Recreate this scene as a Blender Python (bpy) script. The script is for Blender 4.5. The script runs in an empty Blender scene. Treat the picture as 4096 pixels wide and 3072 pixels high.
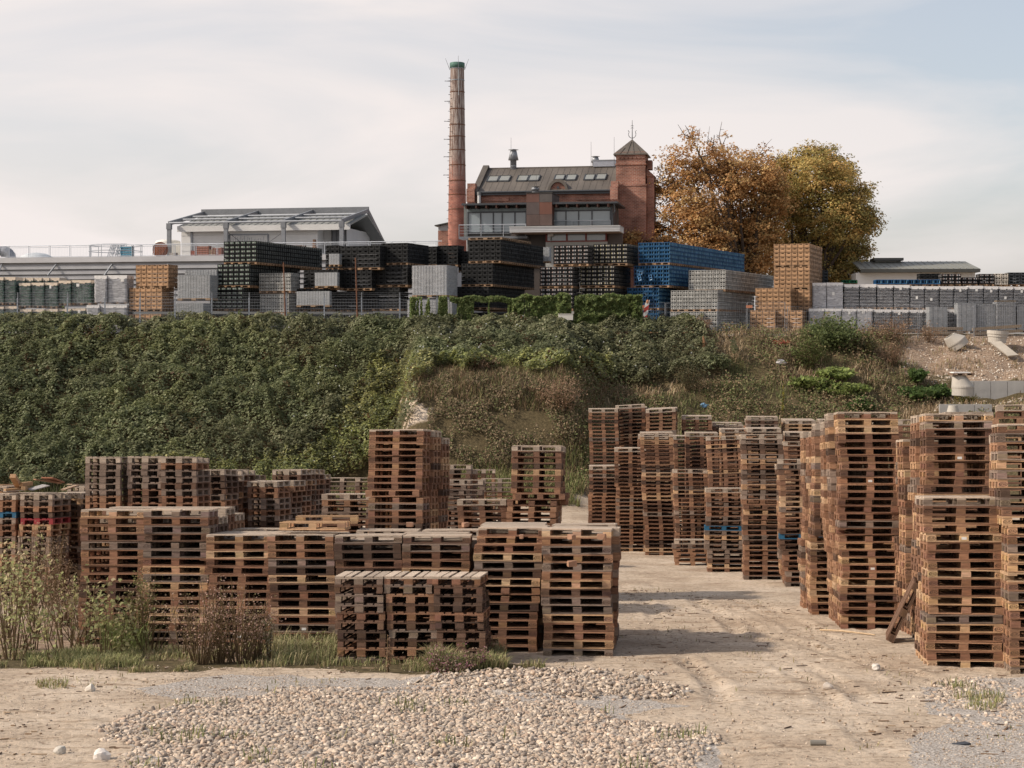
import bpy, math, random
import numpy as np
from mathutils import Matrix, Vector, Euler

random.seed(7); R = np.random.default_rng(11)
sc = bpy.context.scene
COL = sc.collection
rad = math.radians

# ---------------------------------------------------------------- camera, sky, sun, exposure
CAMZ, F, U0, V0 = 5.3, 6500.0, 2048.0, 1360.0      # camera height, focal length in px of a 4096 wide frame, principal column, horizon row
cd = bpy.data.cameras.new('camera'); cam = bpy.data.objects.new('camera', cd); COL.objects.link(cam)
cam.location = (0, 0, CAMZ); cam.rotation_euler = (rad(90), 0, 0)
cd.sensor_width = 36; cd.lens = F/4096*36; cd.shift_y = (V0-1536)/4096
cd.clip_start = .5; cd.clip_end = 6000
sc.camera = cam

SUN_EL, SUN_AZ = 37.0, 260.0                         # sun stands to the left
w = bpy.data.worlds.new('World'); sc.world = w; w.use_nodes = True
nt = w.node_tree; nt.nodes.clear()
def N(nt, t, **k):
    n = nt.nodes.new(t)
    for a, b in k.items(): setattr(n, a, b)
    return n
def L(nt, a, b): nt.links.new(a, b)
sky = N(nt, 'ShaderNodeTexSky', sky_type='NISHITA', sun_disc=False)
sky.sun_elevation = rad(SUN_EL); sky.sun_rotation = rad(SUN_AZ); sky.dust_density = 2.5; sky.air_density = 1.0; sky.ozone_density = 1.0
tc = N(nt, 'ShaderNodeTexCoord')
mp = N(nt, 'ShaderNodeMapping'); mp.inputs['Scale'].default_value = (1.0, 1.0, 4.2); mp.inputs['Rotation'].default_value = (0, rad(-9), 0)
n1 = N(nt, 'ShaderNodeTexNoise'); n1.inputs['Scale'].default_value = 3.0; n1.inputs['Detail'].default_value = 7; n1.inputs['Roughness'].default_value = .5; n1.inputs['Distortion'].default_value = .55
cr = N(nt, 'ShaderNodeMapRange'); cr.inputs[1].default_value = .38; cr.inputs[2].default_value = .64; cr.inputs[3].default_value = .0; cr.inputs[4].default_value = .62
sp = N(nt, 'ShaderNodeSeparateXYZ')
veil = N(nt, 'ShaderNodeMapRange'); veil.inputs[1].default_value = -.36; veil.inputs[2].default_value = .42; veil.inputs[3].default_value = .58; veil.inputs[4].default_value = .04
addv = N(nt, 'ShaderNodeMath', operation='ADD', use_clamp=True)
low = N(nt, 'ShaderNodeMapRange'); low.inputs[1].default_value = -.02; low.inputs[2].default_value = .16; low.inputs[3].default_value = .30; low.inputs[4].default_value = .0
addl = N(nt, 'ShaderNodeMath', operation='ADD', use_clamp=True)
mix = N(nt, 'ShaderNodeMix', data_type='RGBA'); mix.inputs[7].default_value = (7.0, 6.45, 6.25, 1)
hs = N(nt, 'ShaderNodeHueSaturation'); hs.inputs['Saturation'].default_value = .62; hs.inputs['Value'].default_value = 1.25
bg = N(nt, 'ShaderNodeBackground'); bg.inputs['Strength'].default_value = .118
out = N(nt, 'ShaderNodeOutputWorld')
L(nt, tc.outputs['Generated'], mp.inputs[0]); L(nt, mp.outputs[0], n1.inputs[0]); L(nt, n1.outputs[0], cr.inputs[0])
L(nt, tc.outputs['Generated'], sp.inputs[0]); L(nt, sp.outputs[0], veil.inputs[0]); L(nt, sp.outputs[2], low.inputs[0])
L(nt, cr.outputs[0], addv.inputs[0]); L(nt, veil.outputs[0], addv.inputs[1])
L(nt, addv.outputs[0], addl.inputs[0]); L(nt, low.outputs[0], addl.inputs[1])
L(nt, sky.outputs[0], hs.inputs['Color']); L(nt, hs.outputs[0], mix.inputs[6]); L(nt, addl.outputs[0], mix.inputs[0])
# the cloud veil thins out towards the zenith
top = N(nt, 'ShaderNodeMapRange'); top.inputs[1].default_value = .28; top.inputs[2].default_value = .60; top.inputs[3].default_value = 1.0; top.inputs[4].default_value = .15
mtop = N(nt, 'ShaderNodeMath', operation='MULTIPLY'); L(nt, sp.outputs[2], top.inputs[0]); L(nt, top.outputs[0], mtop.inputs[0]); L(nt, addl.outputs[0], mtop.inputs[1]); L(nt, mtop.outputs[0], mix.inputs[0])
L(nt, mix.outputs[2], bg.inputs[0]); L(nt, bg.outputs[0], out.inputs[0])

sd = bpy.data.lights.new('sun', 'SUN'); sd.energy = 3.9; sd.angle = rad(2.2); sd.color = (1.0, .89, .76)
sun = bpy.data.objects.new('sun', sd); COL.objects.link(sun)
sv = Vector((math.sin(rad(SUN_AZ))*math.cos(rad(SUN_EL)), math.cos(rad(SUN_AZ))*math.cos(rad(SUN_EL)), math.sin(rad(SUN_EL))))
sun.rotation_euler = sv.to_track_quat('Z', 'Y').to_euler(); sun.location = (-60, 0, 60)
sc.view_settings.view_transform = 'Standard'; sc.view_settings.look = 'None'
sc.view_settings.exposure = 0.16; sc.view_settings.gamma = 1.0
sc.render.engine = 'CYCLES'
sc.cycles.max_bounces = 6; sc.cycles.transparent_max_bounces = 8; sc.cycles.diffuse_bounces = 2; sc.cycles.glossy_bounces = 2; sc.cycles.transmission_bounces = 3

# ---------------------------------------------------------------- mesh helpers
BOXF = np.array([[0,1,3,2],[4,6,7,5],[0,4,5,1],[2,3,7,6],[0,2,6,4],[1,5,7,3]])
BOXV = np.array([[x,y,z] for x in (0,1) for y in (0,1) for z in (0,1)], float)
class MB:
    def __init__(s): s.v=[]; s.f4=[]; s.f3=[]; s.c=[]; s.n=0
    def add(s, V, Fa, col=(1,1,1)):
        V = np.asarray(V, float); Fa = np.asarray(Fa, int)
        s.v.append(V); (s.f4 if Fa.shape[1]==4 else s.f3).append(Fa+s.n)
        c = np.asarray(col, float)
        s.c.append(np.broadcast_to(c, (len(V),3)) if c.ndim==1 else c); s.n += len(V)
    def add2(s, V, F4, F3, col=(1,1,1)):
        n = s.n; s.add(V, F4, col)
        if len(F3): s.f3.append(np.asarray(F3)+n)
    def box(s, x0,x1,y0,y1,z0,z1, col=(1,1,1), M=None):
        V = BOXV*np.array([x1-x0,y1-y0,z1-z0])+np.array([x0,y0,z0])
        if M is not None:
            M = np.array(M); V = V@M[:3,:3].T+M[:3,3]
        s.add(V, BOXF, col)
    def prism(s, pts, y0, y1, col=(1,1,1)):           # outline in xz, extruded along y (convex)
        n = len(pts); V = [(x,y0,z) for x,z in pts]+[(x,y1,z) for x,z in pts]
        s.add(V, [[i,(i+1)%n,(i+1)%n+n,i+n] for i in range(n)], col)
        b = s.n-2*n
        s.f3.append(np.array([[b,b+i+1,b+i] for i in range(1,n-1)]+[[b+n,b+n+i,b+n+i+1] for i in range(1,n-1)]))
    def quad(s, a,b,c,d, col=(1,1,1)): s.add([a,b,c,d], [[0,1,2,3]], col)
    def slab(s, a,b,c,d, t, col=(1,1,1)):             # quad with thickness t along its normal
        a,b,c,d = (np.array(p,float) for p in (a,b,c,d)); n = np.cross(b-a, d-a); n = n/np.linalg.norm(n)*t
        V=[a,b,c,d,a+n,b+n,c+n,d+n]
        s.add(V, [[3,2,1,0],[4,5,6,7],[0,1,5,4],[1,2,6,5],[2,3,7,6],[3,0,4,7]], col)
    def tube(s, pts, rr, seg=6, col=(1,1,1), caps=True):
        pts = np.asarray(pts,float); k=len(pts)
        rr = np.broadcast_to(np.asarray(rr,float),(k,))
        t = np.gradient(pts,axis=0) if k>2 else np.repeat((pts[1:]-pts[:1]),2,0)
        t = t/np.maximum(np.linalg.norm(t,axis=1,keepdims=True),1e-9)
        a0 = np.array([0,0,1.]) if abs(t[0,2])<.9 else np.array([1.,0,0])
        n = np.cross(t,a0); n/= np.maximum(np.linalg.norm(n,axis=1,keepdims=True),1e-9); b=np.cross(t,n)
        an = np.arange(seg)/seg*2*np.pi
        V=(pts[:,None]+rr[:,None,None]*(np.cos(an)[None,:,None]*n[:,None]+np.sin(an)[None,:,None]*b[:,None])).reshape(-1,3)
        Fq=[[i*seg+j,(i+1)*seg+j,(i+1)*seg+(j+1)%seg,i*seg+(j+1)%seg] for i in range(k-1) for j in range(seg)]
        F3=[]
        if caps: F3=[[0,j,j+1] for j in range(1,seg-1)]+[[(k-1)*seg,(k-1)*seg+j+1,(k-1)*seg+j] for j in range(1,seg-1)]
        s.add2(V,Fq,F3,col)
    def lathe(s, prof, cx=0, cy=0, seg=16, col=(1,1,1)):   # prof: (r,z)
        k=len(prof); an=np.arange(seg)/seg*2*np.pi
        V=[(cx+r*math.cos(a),cy+r*math.sin(a),z) for r,z in prof for a in an]
        s.add(V,[[i*seg+j,i*seg+(j+1)%seg,(i+1)*seg+(j+1)%seg,(i+1)*seg+j] for i in range(k-1) for j in range(seg)],col)
    def beam(s, p, q, w, h, col=(1,1,1)):
        p=Vector(p); q=Vector(q); d=q-p; ln=d.length
        z=Vector((0,0,1)) if abs(d.normalized().z)<.95 else Vector((0,1,0))
        x=d.normalized(); y=z.cross(x).normalized(); z=x.cross(y)
        M=Matrix(((x.x,y.x,z.x,p.x),(x.y,y.y,z.y,p.y),(x.z,y.z,z.z,p.z),(0,0,0,1)))
        s.box(0,ln,-w/2,w/2,-h/2,h/2,col,M)
    def proto(s):
        return (np.concatenate(s.v), np.concatenate(s.f4) if s.f4 else np.zeros((0,4),int), np.concatenate(s.f3) if s.f3 else np.zeros((0,3),int), np.concatenate(s.c))
    def stamp(s, pr, Ms, tint):                       # many transformed copies of a proto
        V,F4,F3,C = pr; Ms=np.asarray(Ms,float); m=len(Ms); n=len(V)
        if m==0: return
        P=np.einsum('mij,nj->mni',Ms[:,:3,:3],V)+Ms[:,None,:3,3]
        tint=np.broadcast_to(np.asarray(tint,float),(m,3))
        Cc=(C[None]*tint[:,None]).reshape(-1,3)
        off=(np.arange(m)*n)[:,None,None]
        base=s.n
        s.v.append(P.reshape(-1,3)); s.c.append(Cc); s.n+=m*n
        if len(F4): s.f4.append((F4[None]+off).reshape(-1,4)+base)
        if len(F3): s.f3.append((F3[None]+off).reshape(-1,3)+base)
    def mesh(s, name, mat, smooth=False):
        me=bpy.data.meshes.new(name)
        V=np.concatenate(s.v).astype(np.float32)
        f4=np.concatenate(s.f4) if s.f4 else np.zeros((0,4),int); f3=np.concatenate(s.f3) if s.f3 else np.zeros((0,3),int)
        me.vertices.add(len(V)); me.vertices.foreach_set('co',V.ravel())
        nl=f4.size+f3.size; me.loops.add(nl); me.loops.foreach_set('vertex_index',np.concatenate([f4.ravel(),f3.ravel()]).astype(np.int32))
        npoly=len(f4)+len(f3); me.polygons.add(npoly)
        me.polygons.foreach_set('loop_start',np.concatenate([np.arange(len(f4))*4,f4.size+np.arange(len(f3))*3]).astype(np.int32))
        if smooth: me.polygons.foreach_set('use_smooth',np.ones(npoly,bool))
        else: me.polygons.foreach_set('use_smooth',np.zeros(npoly,bool))
        ca=me.attributes.new('col','FLOAT_COLOR','POINT')
        C=np.ones((len(V),4),np.float32); C[:,:3]=np.concatenate(s.c); ca.data.foreach_set('color',C.ravel())
        me.update(); me.validate()
        if mat: me.materials.append(mat)
        return me
def link(name, me, parent=None, color=None):
    o=bpy.data.objects.new(name,me); COL.objects.link(o)
    if parent: o.parent=parent
    if color is not None: o.color=(color[0],color[1],color[2],1)
    return o
def part(name, mb, mat, parent, smooth=False, color=None, label=None):
    o=link(name, mb.mesh(name,mat,smooth), parent, color)
    if label: o['label']=label
    return o
def tag(o, label, cat, group=None, kind=None):
    o['label']=label
    if cat: o['category']=cat
    if group: o['group']=group
    if kind: o['kind']=kind
    return o
def thing(name, label, cat, loc=(0,0,0), rotz=0, group=None):
    o=bpy.data.objects.new(name,None); COL.objects.link(o); o.location=loc; o.rotation_euler=(0,0,rotz)
    o.empty_display_size=.3
    return tag(o,label,cat,group)
def solo(name, mb, mat, label, cat, loc=(0,0,0), rot=(0,0,0), group=None, kind=None, smooth=False, color=None):
    o=part(name,mb,mat,None,smooth,color); o.location=loc; o.rotation_euler=rot
    return tag(o,label,cat,group,kind)
def struct(name, mb, mat, smooth=False):
    o=part(name,mb,mat,None,smooth); o['kind']='structure'; return o
def P(u,v,D): return ((u-U0)/F*D, D, CAMZ+(V0-v)/F*D)
Z0={1:(0,800),2:(700,800),3:(1600,800),4:(2400,800),5:(3072,900)}
def Z(k,x,y): return Z0[k][0]+x/2.1602, Z0[k][1]+y/2.1602
ORD=['zeroth','first','second','third','fourth','fifth','sixth','seventh','eighth','ninth','tenth','eleventh','twelfth','thirteenth','fourteenth','fifteenth','sixteenth','seventeenth','eighteenth','nineteenth','twentieth']
ORD+=['twenty-'+ORD[i] for i in range(1,10)]+['thirtieth']+['thirty-'+ORD[i] for i in range(1,10)]

_T=R.random((64,256,256))
def vnoise(x,y,seed=0):
    x=np.asarray(x,float); y=np.asarray(y,float); T=_T[seed%64]
    xi=np.floor(x).astype(int); yi=np.floor(y).astype(int); fx=x-xi; fy=y-yi
    fx=fx*fx*(3-2*fx); fy=fy*fy*(3-2*fy)
    a=T[xi%256,yi%256]; b=T[(xi+1)%256,yi%256]; c=T[xi%256,(yi+1)%256]; d=T[(xi+1)%256,(yi+1)%256]
    return (a*(1-fx)+b*fx)*(1-fy)+(c*(1-fx)+d*fx)*fy
def fbm(x,y,o=4,seed=0,rough=.5):
    s=0; a=1; t=0
    for i in range(o): s=s+a*vnoise(x*2**i+i*17.3,y*2**i+i*9.1,seed+i); t+=a; a*=rough
    return s/t
def sstep(a,b,x): t=np.clip((np.asarray(x,float)-a)/(b-a),0,1); return t*t*(3-2*t)

# ---------------------------------------------------------------- materials
def M(name, base=(.5,.5,.5), rough=.7, metal=0.0, var=.15, scale=3.0, attr=False, objcol=False, bump=0.0, bscale=None, stretch=(1,1,1), spec=.4, transl=0.0, hue=0.0, alpha=1.0):
    m=bpy.data.materials.new(name); m.use_nodes=True; t=m.node_tree; t.nodes.clear()
    o=N(t,'ShaderNodeOutputMaterial'); b=N(t,'ShaderNodeBsdfPrincipled')
    b.inputs['Roughness'].default_value=rough; b.inputs['Metallic'].default_value=metal; b.inputs['Specular IOR Level'].default_value=spec
    tc=N(t,'ShaderNodeTexCoord'); mp=N(t,'ShaderNodeMapping'); mp.inputs['Scale'].default_value=stretch
    L(t,tc.outputs['Object'],mp.inputs[0])
    nz=N(t,'ShaderNodeTexNoise'); nz.inputs['Scale'].default_value=scale; nz.inputs['Detail'].default_value=5; nz.inputs['Roughness'].default_value=.6
    L(t,mp.outputs[0],nz.inputs[0])
    mr=N(t,'ShaderNodeMapRange'); mr.inputs[1].default_value=.25; mr.inputs[2].default_value=.75; mr.inputs[3].default_value=1-var; mr.inputs[4].default_value=1+var
    L(t,nz.outputs[0],mr.inputs[0])
    cur=N(t,'ShaderNodeRGB'); cur.outputs[0].default_value=(*base,1); c=cur.outputs[0]
    def mul(a,bb):
        x=N(t,'ShaderNodeMix',data_type='RGBA',blend_type='MULTIPLY'); x.inputs[0].default_value=1; L(t,a,x.inputs[6]); L(t,bb,x.inputs[7]); return x.outputs[2]
    if attr:
        at=N(t,'ShaderNodeAttribute',attribute_name='col'); c=mul(c,at.outputs['Color'])
    if objcol:
        oi=N(t,'ShaderNodeObjectInfo'); c=mul(c,oi.outputs['Color'])
    c=mul(c,mr.outputs[0])
    L(t,c,b.inputs['Base Color'])
    if bump:
        bp=N(t,'ShaderNodeBump'); bp.inputs['Strength'].default_value=bump; bp.inputs['Distance'].default_value=.02
        if bscale:
            n2=N(t,'ShaderNodeTexNoise'); n2.inputs['Scale'].default_value=bscale; n2.inputs['Detail'].default_value=4; L(t,mp.outputs[0],n2.inputs[0]); L(t,n2.outputs[0],bp.inputs['Height'])
        else: L(t,nz.outputs[0],bp.inputs['Height'])
        L(t,bp.outputs[0],b.inputs['Normal'])
    if transl>0:
        tr=N(t,'ShaderNodeBsdfTranslucent'); L(t,c,tr.inputs[0]); mx=N(t,'ShaderNodeMixShader'); mx.inputs[0].default_value=transl
        L(t,b.outputs[0],mx.inputs[1]); L(t,tr.outputs[0],mx.inputs[2]); L(t,mx.outputs[0],o.inputs[0])
    else: L(t,b.outputs[0],o.inputs[0])
    m['c']=0
    return m
def Mbrick(name, c1, c2, mortar, round_=False, streak=None, r=1.0):
    m=bpy.data.materials.new(name); m.use_nodes=True; t=m.node_tree; b=t.nodes['Principled BSDF']
    b.inputs['Roughness'].default_value=.85; b.inputs['Specular IOR Level'].default_value=.2
    tc=N(t,'ShaderNodeTexCoord'); sx=N(t,'ShaderNodeSeparateXYZ'); L(t,tc.outputs['Object'],sx.inputs[0]); cb=N(t,'ShaderNodeCombineXYZ')
    if round_:
        a=N(t,'ShaderNodeMath',operation='ARCTAN2'); L(t,sx.outputs[1],a.inputs[0]); L(t,sx.outputs[0],a.inputs[1])
        ml=N(t,'ShaderNodeMath',operation='MULTIPLY'); ml.inputs[1].default_value=r; L(t,a.outputs[0],ml.inputs[0]); xo=ml.outputs[0]
    else:
        ad=N(t,'ShaderNodeMath',operation='ADD'); L(t,sx.outputs[0],ad.inputs[0]); L(t,sx.outputs[1],ad.inputs[1]); xo=ad.outputs[0]
    L(t,xo,cb.inputs[0]); L(t,sx.outputs[2],cb.inputs[1])
    br=N(t,'ShaderNodeTexBrick'); br.inputs['Scale'].default_value=1; br.inputs['Brick Width'].default_value=.34; br.inputs['Row Height'].default_value=.13; br.inputs['Mortar Size'].default_value=.012
    br.inputs['Color1'].default_value=(*c1,1); br.inputs['Color2'].default_value=(*c2,1); br.inputs['Mortar'].default_value=(*mortar,1)
    L(t,cb.outputs[0],br.inputs[0])
    nz=N(t,'ShaderNodeTexNoise'); nz.inputs['Scale'].default_value=.9; nz.inputs['Detail'].default_value=6; L(t,tc.outputs['Object'],nz.inputs[0])
    mr=N(t,'ShaderNodeMapRange'); mr.inputs[1].default_value=.3; mr.inputs[2].default_value=.7; mr.inputs[3].default_value=.62; mr.inputs[4].default_value=1.3; L(t,nz.outputs[0],mr.inputs[0])
    x=N(t,'ShaderNodeMix',data_type='RGBA',blend_type='MULTIPLY'); x.inputs[0].default_value=1; L(t,br.outputs[0],x.inputs[6]); L(t,mr.outputs[0],x.inputs[7]); c=x.outputs[2]
    if streak:                                         # pale lime streaks and a sooty top, weathering of the stack itself
        zlo,zhi,ztop=streak
        st=N(t,'ShaderNodeMapping'); st.inputs['Scale'].default_value=(3.6,.30,1); L(t,cb.outputs[0],st.inputs[0])
        ns=N(t,'ShaderNodeTexNoise'); ns.inputs['Scale'].default_value=1.6; ns.inputs['Detail'].default_value=6; ns.inputs['Roughness'].default_value=.65; L(t,st.outputs[0],ns.inputs[0])
        m1=N(t,'ShaderNodeMapRange'); m1.inputs[1].default_value=.42; m1.inputs[2].default_value=.62; L(t,ns.outputs[0],m1.inputs[0])
        g=N(t,'ShaderNodeMapRange',interpolation_type='SMOOTHSTEP'); g.inputs[1].default_value=zlo-1.5; g.inputs[2].default_value=zlo+4.0; L(t,sx.outputs[2],g.inputs[0])
        g2=N(t,'ShaderNodeMapRange',interpolation_type='SMOOTHSTEP'); g2.inputs[1].default_value=zhi; g2.inputs[2].default_value=zhi-2; L(t,sx.outputs[2],g2.inputs[0])
        mm=N(t,'ShaderNodeMath',operation='MULTIPLY'); L(t,g.outputs[0],mm.inputs[0]); L(t,g2.outputs[0],mm.inputs[1])
        m2=N(t,'ShaderNodeMath',operation='MULTIPLY'); L(t,mm.outputs[0],m2.inputs[0]); L(t,m1.outputs[0],m2.inputs[1])
        dk=N(t,'ShaderNodeMix',data_type='RGBA'); dk.inputs[7].default_value=(.12,.082,.066,1); L(t,c,dk.inputs[6]); gd=N(t,'ShaderNodeMath',operation='MULTIPLY'); gd.inputs[1].default_value=.88; L(t,g.outputs[0],gd.inputs[0]); L(t,gd.outputs[0],dk.inputs[0])
        pl=N(t,'ShaderNodeMix',data_type='RGBA'); pl.inputs[7].default_value=(.50,.445,.40,1); L(t,dk.outputs[2],pl.inputs[6]); m3=N(t,'ShaderNodeMath',operation='MULTIPLY'); m3.inputs[1].default_value=.85; L(t,m2.outputs[0],m3.inputs[0]); L(t,m3.outputs[0],pl.inputs[0]); c=pl.outputs[2]
    L(t,c,b.inputs['Base Color'])
    bp=N(t,'ShaderNodeBump'); bp.inputs['Strength'].default_value=.4; bp.inputs['Distance'].default_value=.02; L(t,br.outputs['Fac'],bp.inputs['Height']); bp.invert=True; L(t,bp.outputs[0],b.inputs['Normal'])
    return m
m_wood=M('pallet_wood',(1,1,1),.85,var=.32,scale=7,attr=True,objcol=True,bump=.5,bscale=30,stretch=(1,7,7),spec=.2)
m_ink=M('stamp_ink',(.075,.045,.03),.9,var=.1)
m_plastic=M('plastic',(1,1,1),.45,var=.12,scale=4,attr=True,objcol=True)
m_crate=M('crate_plastic',(1,1,1),.6,var=.15,scale=2,attr=True,objcol=True,spec=.12)
m_leaf=M('leaf',(1,1,1),.55,var=.25,scale=.35,attr=True,transl=.40,spec=.2)
m_dry=M('dry_stem',(1,1,1),.8,var=.2,scale=.8,attr=True,transl=.2,spec=.15)
m_bark=M('bark',(.075,.055,.042),.9,var=.3,scale=4,bump=.6)
m_conc=M('concrete',(.42,.40,.37),.85,var=.15,scale=1.5,attr=True,bump=.15)
m_white=M('white_paint',(.60,.59,.57),.6,var=.08,scale=.8,attr=True)
m_steel=M('galvanised_steel',(.26,.27,.285),.5,.35,var=.15,scale=2,attr=True)
m_dsteel=M('dark_steel',(.06,.063,.068),.45,.3,var=.15,attr=True)
m_rust=M('rusty_steel',(.15,.065,.035),.8,.1,var=.35,scale=2.5,attr=True,bump=.2)
m_corten=M('weathering_steel',(1,1,1),.7,.2,var=.3,scale=1.1,attr=True,stretch=(1,1,.5))
m_zinc=M('old_zinc_roof',(.115,.098,.082),.65,.1,var=.45,scale=.5,attr=True,stretch=(1,.35,.35))
m_roofgrey=M('grey_roof',(.22,.22,.20),.6,.1,var=.1,attr=True)
m_copper=M('green_copper',(.07,.145,.115),.75,.1,var=.35,scale=3)
m_stone=M('stone',(1,1,1),.85,var=.25,scale=6,attr=True,spec=.3)
m_paper=M('paper',(.72,.70,.66),.7,var=.05)
m_card=M('cardboard_cover',(.66,.55,.43),.8,var=.1,scale=3)
m_cover=M('pale_cover',(.72,.69,.66),.6,var=.12,scale=3,attr=True)
m_glassbottle=M('bottle_glass',(1,1,1),.18,var=.15,attr=True,objcol=True,spec=.6)
m_brick=Mbrick('red_brick',(.32,.135,.09),(.215,.085,.06),(.36,.28,.23))
m_chim=Mbrick('chimney_brick',(.36,.13,.09),(.26,.09,.065),(.36,.27,.22),True,(15.5,31.5,33),.85)
def Mglass(name,col,rough=.08):
    m=bpy.data.materials.new(name); m.use_nodes=True; b=m.node_tree.nodes['Principled BSDF']
    b.inputs['Base Color'].default_value=(*col,1); b.inputs['Roughness'].default_value=rough; b.inputs['Specular IOR Level'].default_value=.9; b.inputs['IOR'].default_value=1.5
    return m
m_pane=Mglass('window_glass',(.22,.255,.27),.05)  # pale grey-blue base colour stands in for reflected sky
m_sky=Mglass('skylight_glass',(.25,.25,.22),.15)
def Mfilm(name,lo,hi,col):
    m=bpy.data.materials.new(name); m.use_nodes=True; t=m.node_tree; b=t.nodes['Principled BSDF']; o=t.nodes['Material Output']
    b.inputs['Base Color'].default_value=(*col,1); b.inputs['Roughness'].default_value=.28; b.inputs['Specular IOR Level'].default_value=.6
    tc=N(t,'ShaderNodeTexCoord'); oi=N(t,'ShaderNodeObjectInfo'); va=N(t,'ShaderNodeVectorMath',operation='ADD'); sc_=N(t,'ShaderNodeVectorMath',operation='SCALE'); sc_.inputs['Scale'].default_value=37
    cb=N(t,'ShaderNodeCombineXYZ'); L(t,oi.outputs['Random'],cb.inputs[0]); L(t,oi.outputs['Random'],cb.inputs[2]); L(t,cb.outputs[0],sc_.inputs[0]); L(t,tc.outputs['Object'],va.inputs[0]); L(t,sc_.outputs[0],va.inputs[1])
    mp=N(t,'ShaderNodeMapping'); mp.inputs['Scale'].default_value=(1.2,1.2,6); mp.inputs['Rotation'].default_value=(.25,.2,0); L(t,va.outputs[0],mp.inputs[0])
    nz=N(t,'ShaderNodeTexNoise'); nz.inputs['Scale'].default_value=2; nz.inputs['Detail'].default_value=5; nz.inputs['Distortion'].default_value=1.2; L(t,mp.outputs[0],nz.inputs[0])
    mr=N(t,'ShaderNodeMapRange'); mr.inputs[1].default_value=.38; mr.inputs[2].default_value=.66; mr.inputs[3].default_value=lo; mr.inputs[4].default_value=hi; L(t,nz.outputs[0],mr.inputs[0])
    tr=N(t,'ShaderNodeBsdfTransparent'); mx=N(t,'ShaderNodeMixShader'); L(t,mr.outputs[0],mx.inputs[0]); L(t,tr.outputs[0],mx.inputs[1]); L(t,b.outputs[0],mx.inputs[2]); L(t,mx.outputs[0],o.inputs[0])
    bp=N(t,'ShaderNodeBump'); bp.inputs['Strength'].default_value=.35; L(t,nz.outputs[0],bp.inputs['Height']); L(t,bp.outputs[0],b.inputs['Normal'])
    return m
m_film=Mfilm('stretch_film',.03,.26,(.6,.6,.62))
m_hall=M('hall_panels',(.42,.42,.425),.7,var=.12,scale=.6,attr=True)
m_filmw=Mfilm('milky_stretch_film',.35,.8,(.62,.61,.62))

# ---------------------------------------------------------------- terrain
def prof(pts): a=np.array(pts,float); return lambda y: np.interp(y,a[:,0],a[:,1])
YARD=[(-60,2.1),(0,2.1),(58,-2.5),(62,-2.75),(68,-2.95)]
pL=prof(YARD+[(85,-3.4),(87.5,-2.9),(94,1.2),(102,5.35),(105,5.75),(3000,5.75)])
pS=prof(YARD+[(77,-2.9),(82.5,-1.6),(84.2,1.2),(85.6,2.5),(88,3.0),(95,4.1),(103,5.6),(106,5.75),(3000,5.75)])
pR=prof(YARD+[(84,-3.4),(91.9,.85),(92.2,1.5),(96.9,1.75),(97.15,2.65),(103.4,5.2),(105,5.72),(3000,5.75)])
def ground(x,y,fine=True):
    x=np.asarray(x,float); y=np.asarray(y,float)
    xs=x*85/np.maximum(y,60)                            # the spur keeps its bearing while the slope recedes
    ws=sstep(-7.0,-5.2,x+.5*(fbm(x*.4,y*.4,2,5)-.5))*(1-sstep(2.6,6.5,x)); wr=sstep(21.5,25,x)
    z=pL(y)*(1-ws)*(1-wr)+pS(y)*ws+pR(y)*wr*(1-ws)
    sl=sstep(80,86,y)*(1-sstep(102,105,y))
    if fine:
        z=z+sl*((fbm(x*.35,y*.35,4,1)-.5)*1.1+(fbm(x*1.6,y*1.6,3,9)-.5)*.35)
        nr=(1-sstep(60,75,y))
        z=z+nr*((fbm(x*.5,y*.5,3,20)-.5)*.03+(fbm(x*3,y*3,3,24)-.5)*.035)
    return z
# ---------------------------------------------------------------- ground sheet
def G(u,v):
    D=(CAMZ-2.104)/((v-V0)/F-.0794); return ((u-U0)/F*D, D)
def inpoly(px,py,poly):
    px=np.asarray(px,float); py=np.asarray(py,float); r=np.zeros(px.shape,bool); n=len(poly)
    for i in range(n):
        x1,y1=poly[i]; x2,y2=poly[(i+1)%n]
        c=((y1>py)!=(y2>py))
        if y1!=y2: r^=c&(px<(x2-x1)*(py-y1)/(y2-y1)+x1)
    return r
def proj(x,y,z): y=np.maximum(y,1); return U0+x/y*F, V0-(z-CAMZ)/y*F
k=1.8517
def K(*pts): return [(a*k,b*k) for a,b in pts]
PEB_MAIN=K((215,1568),(300,1540),(430,1512),(600,1496),(800,1492),(930,1484),(1010,1488),(1100,1512),(1230,1512),(1350,1550),(1450,1572),(1545,1575),(1555,1600),(1545,1700),(270,1700),(280,1620))
PEB_HEAP=K((880,1470),(960,1456),(1080,1452),(1200,1448),(1300,1452),(1400,1472),(1480,1490),(1500,1502),(1390,1512),(1250,1508),(1120,1500),(1000,1486))
PEB_RIGHT=K((1985,1490),(2030,1478),(2110,1465),(2230,1462),(2230,1570),(2150,1568),(2070,1556),(2010,1535))
VERGE=K((-80,1370),(160,1340),(330,1352),(600,1370),(720,1405),(880,1425),(1040,1425),(1175,1432),(1180,1450),(1000,1462),(820,1452),(700,1445),(560,1440),(420,1445),(250,1450),(100,1442),(-80,1448))
REDSOIL=K((-80,1340),(160,1330),(330,1350),(700,1380),(700,1425),(500,1430),(300,1425),(100,1420),(-80,1428))
FINE=K((280,1490),(500,1455),(900,1470),(1300,1500),(1480,1525),(1300,1545),(1000,1495),(600,1500),(380,1512))
FINER=K((1950,1600),(2060,1560),(2230,1570),(2230,1690),(2000,1690))
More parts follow.
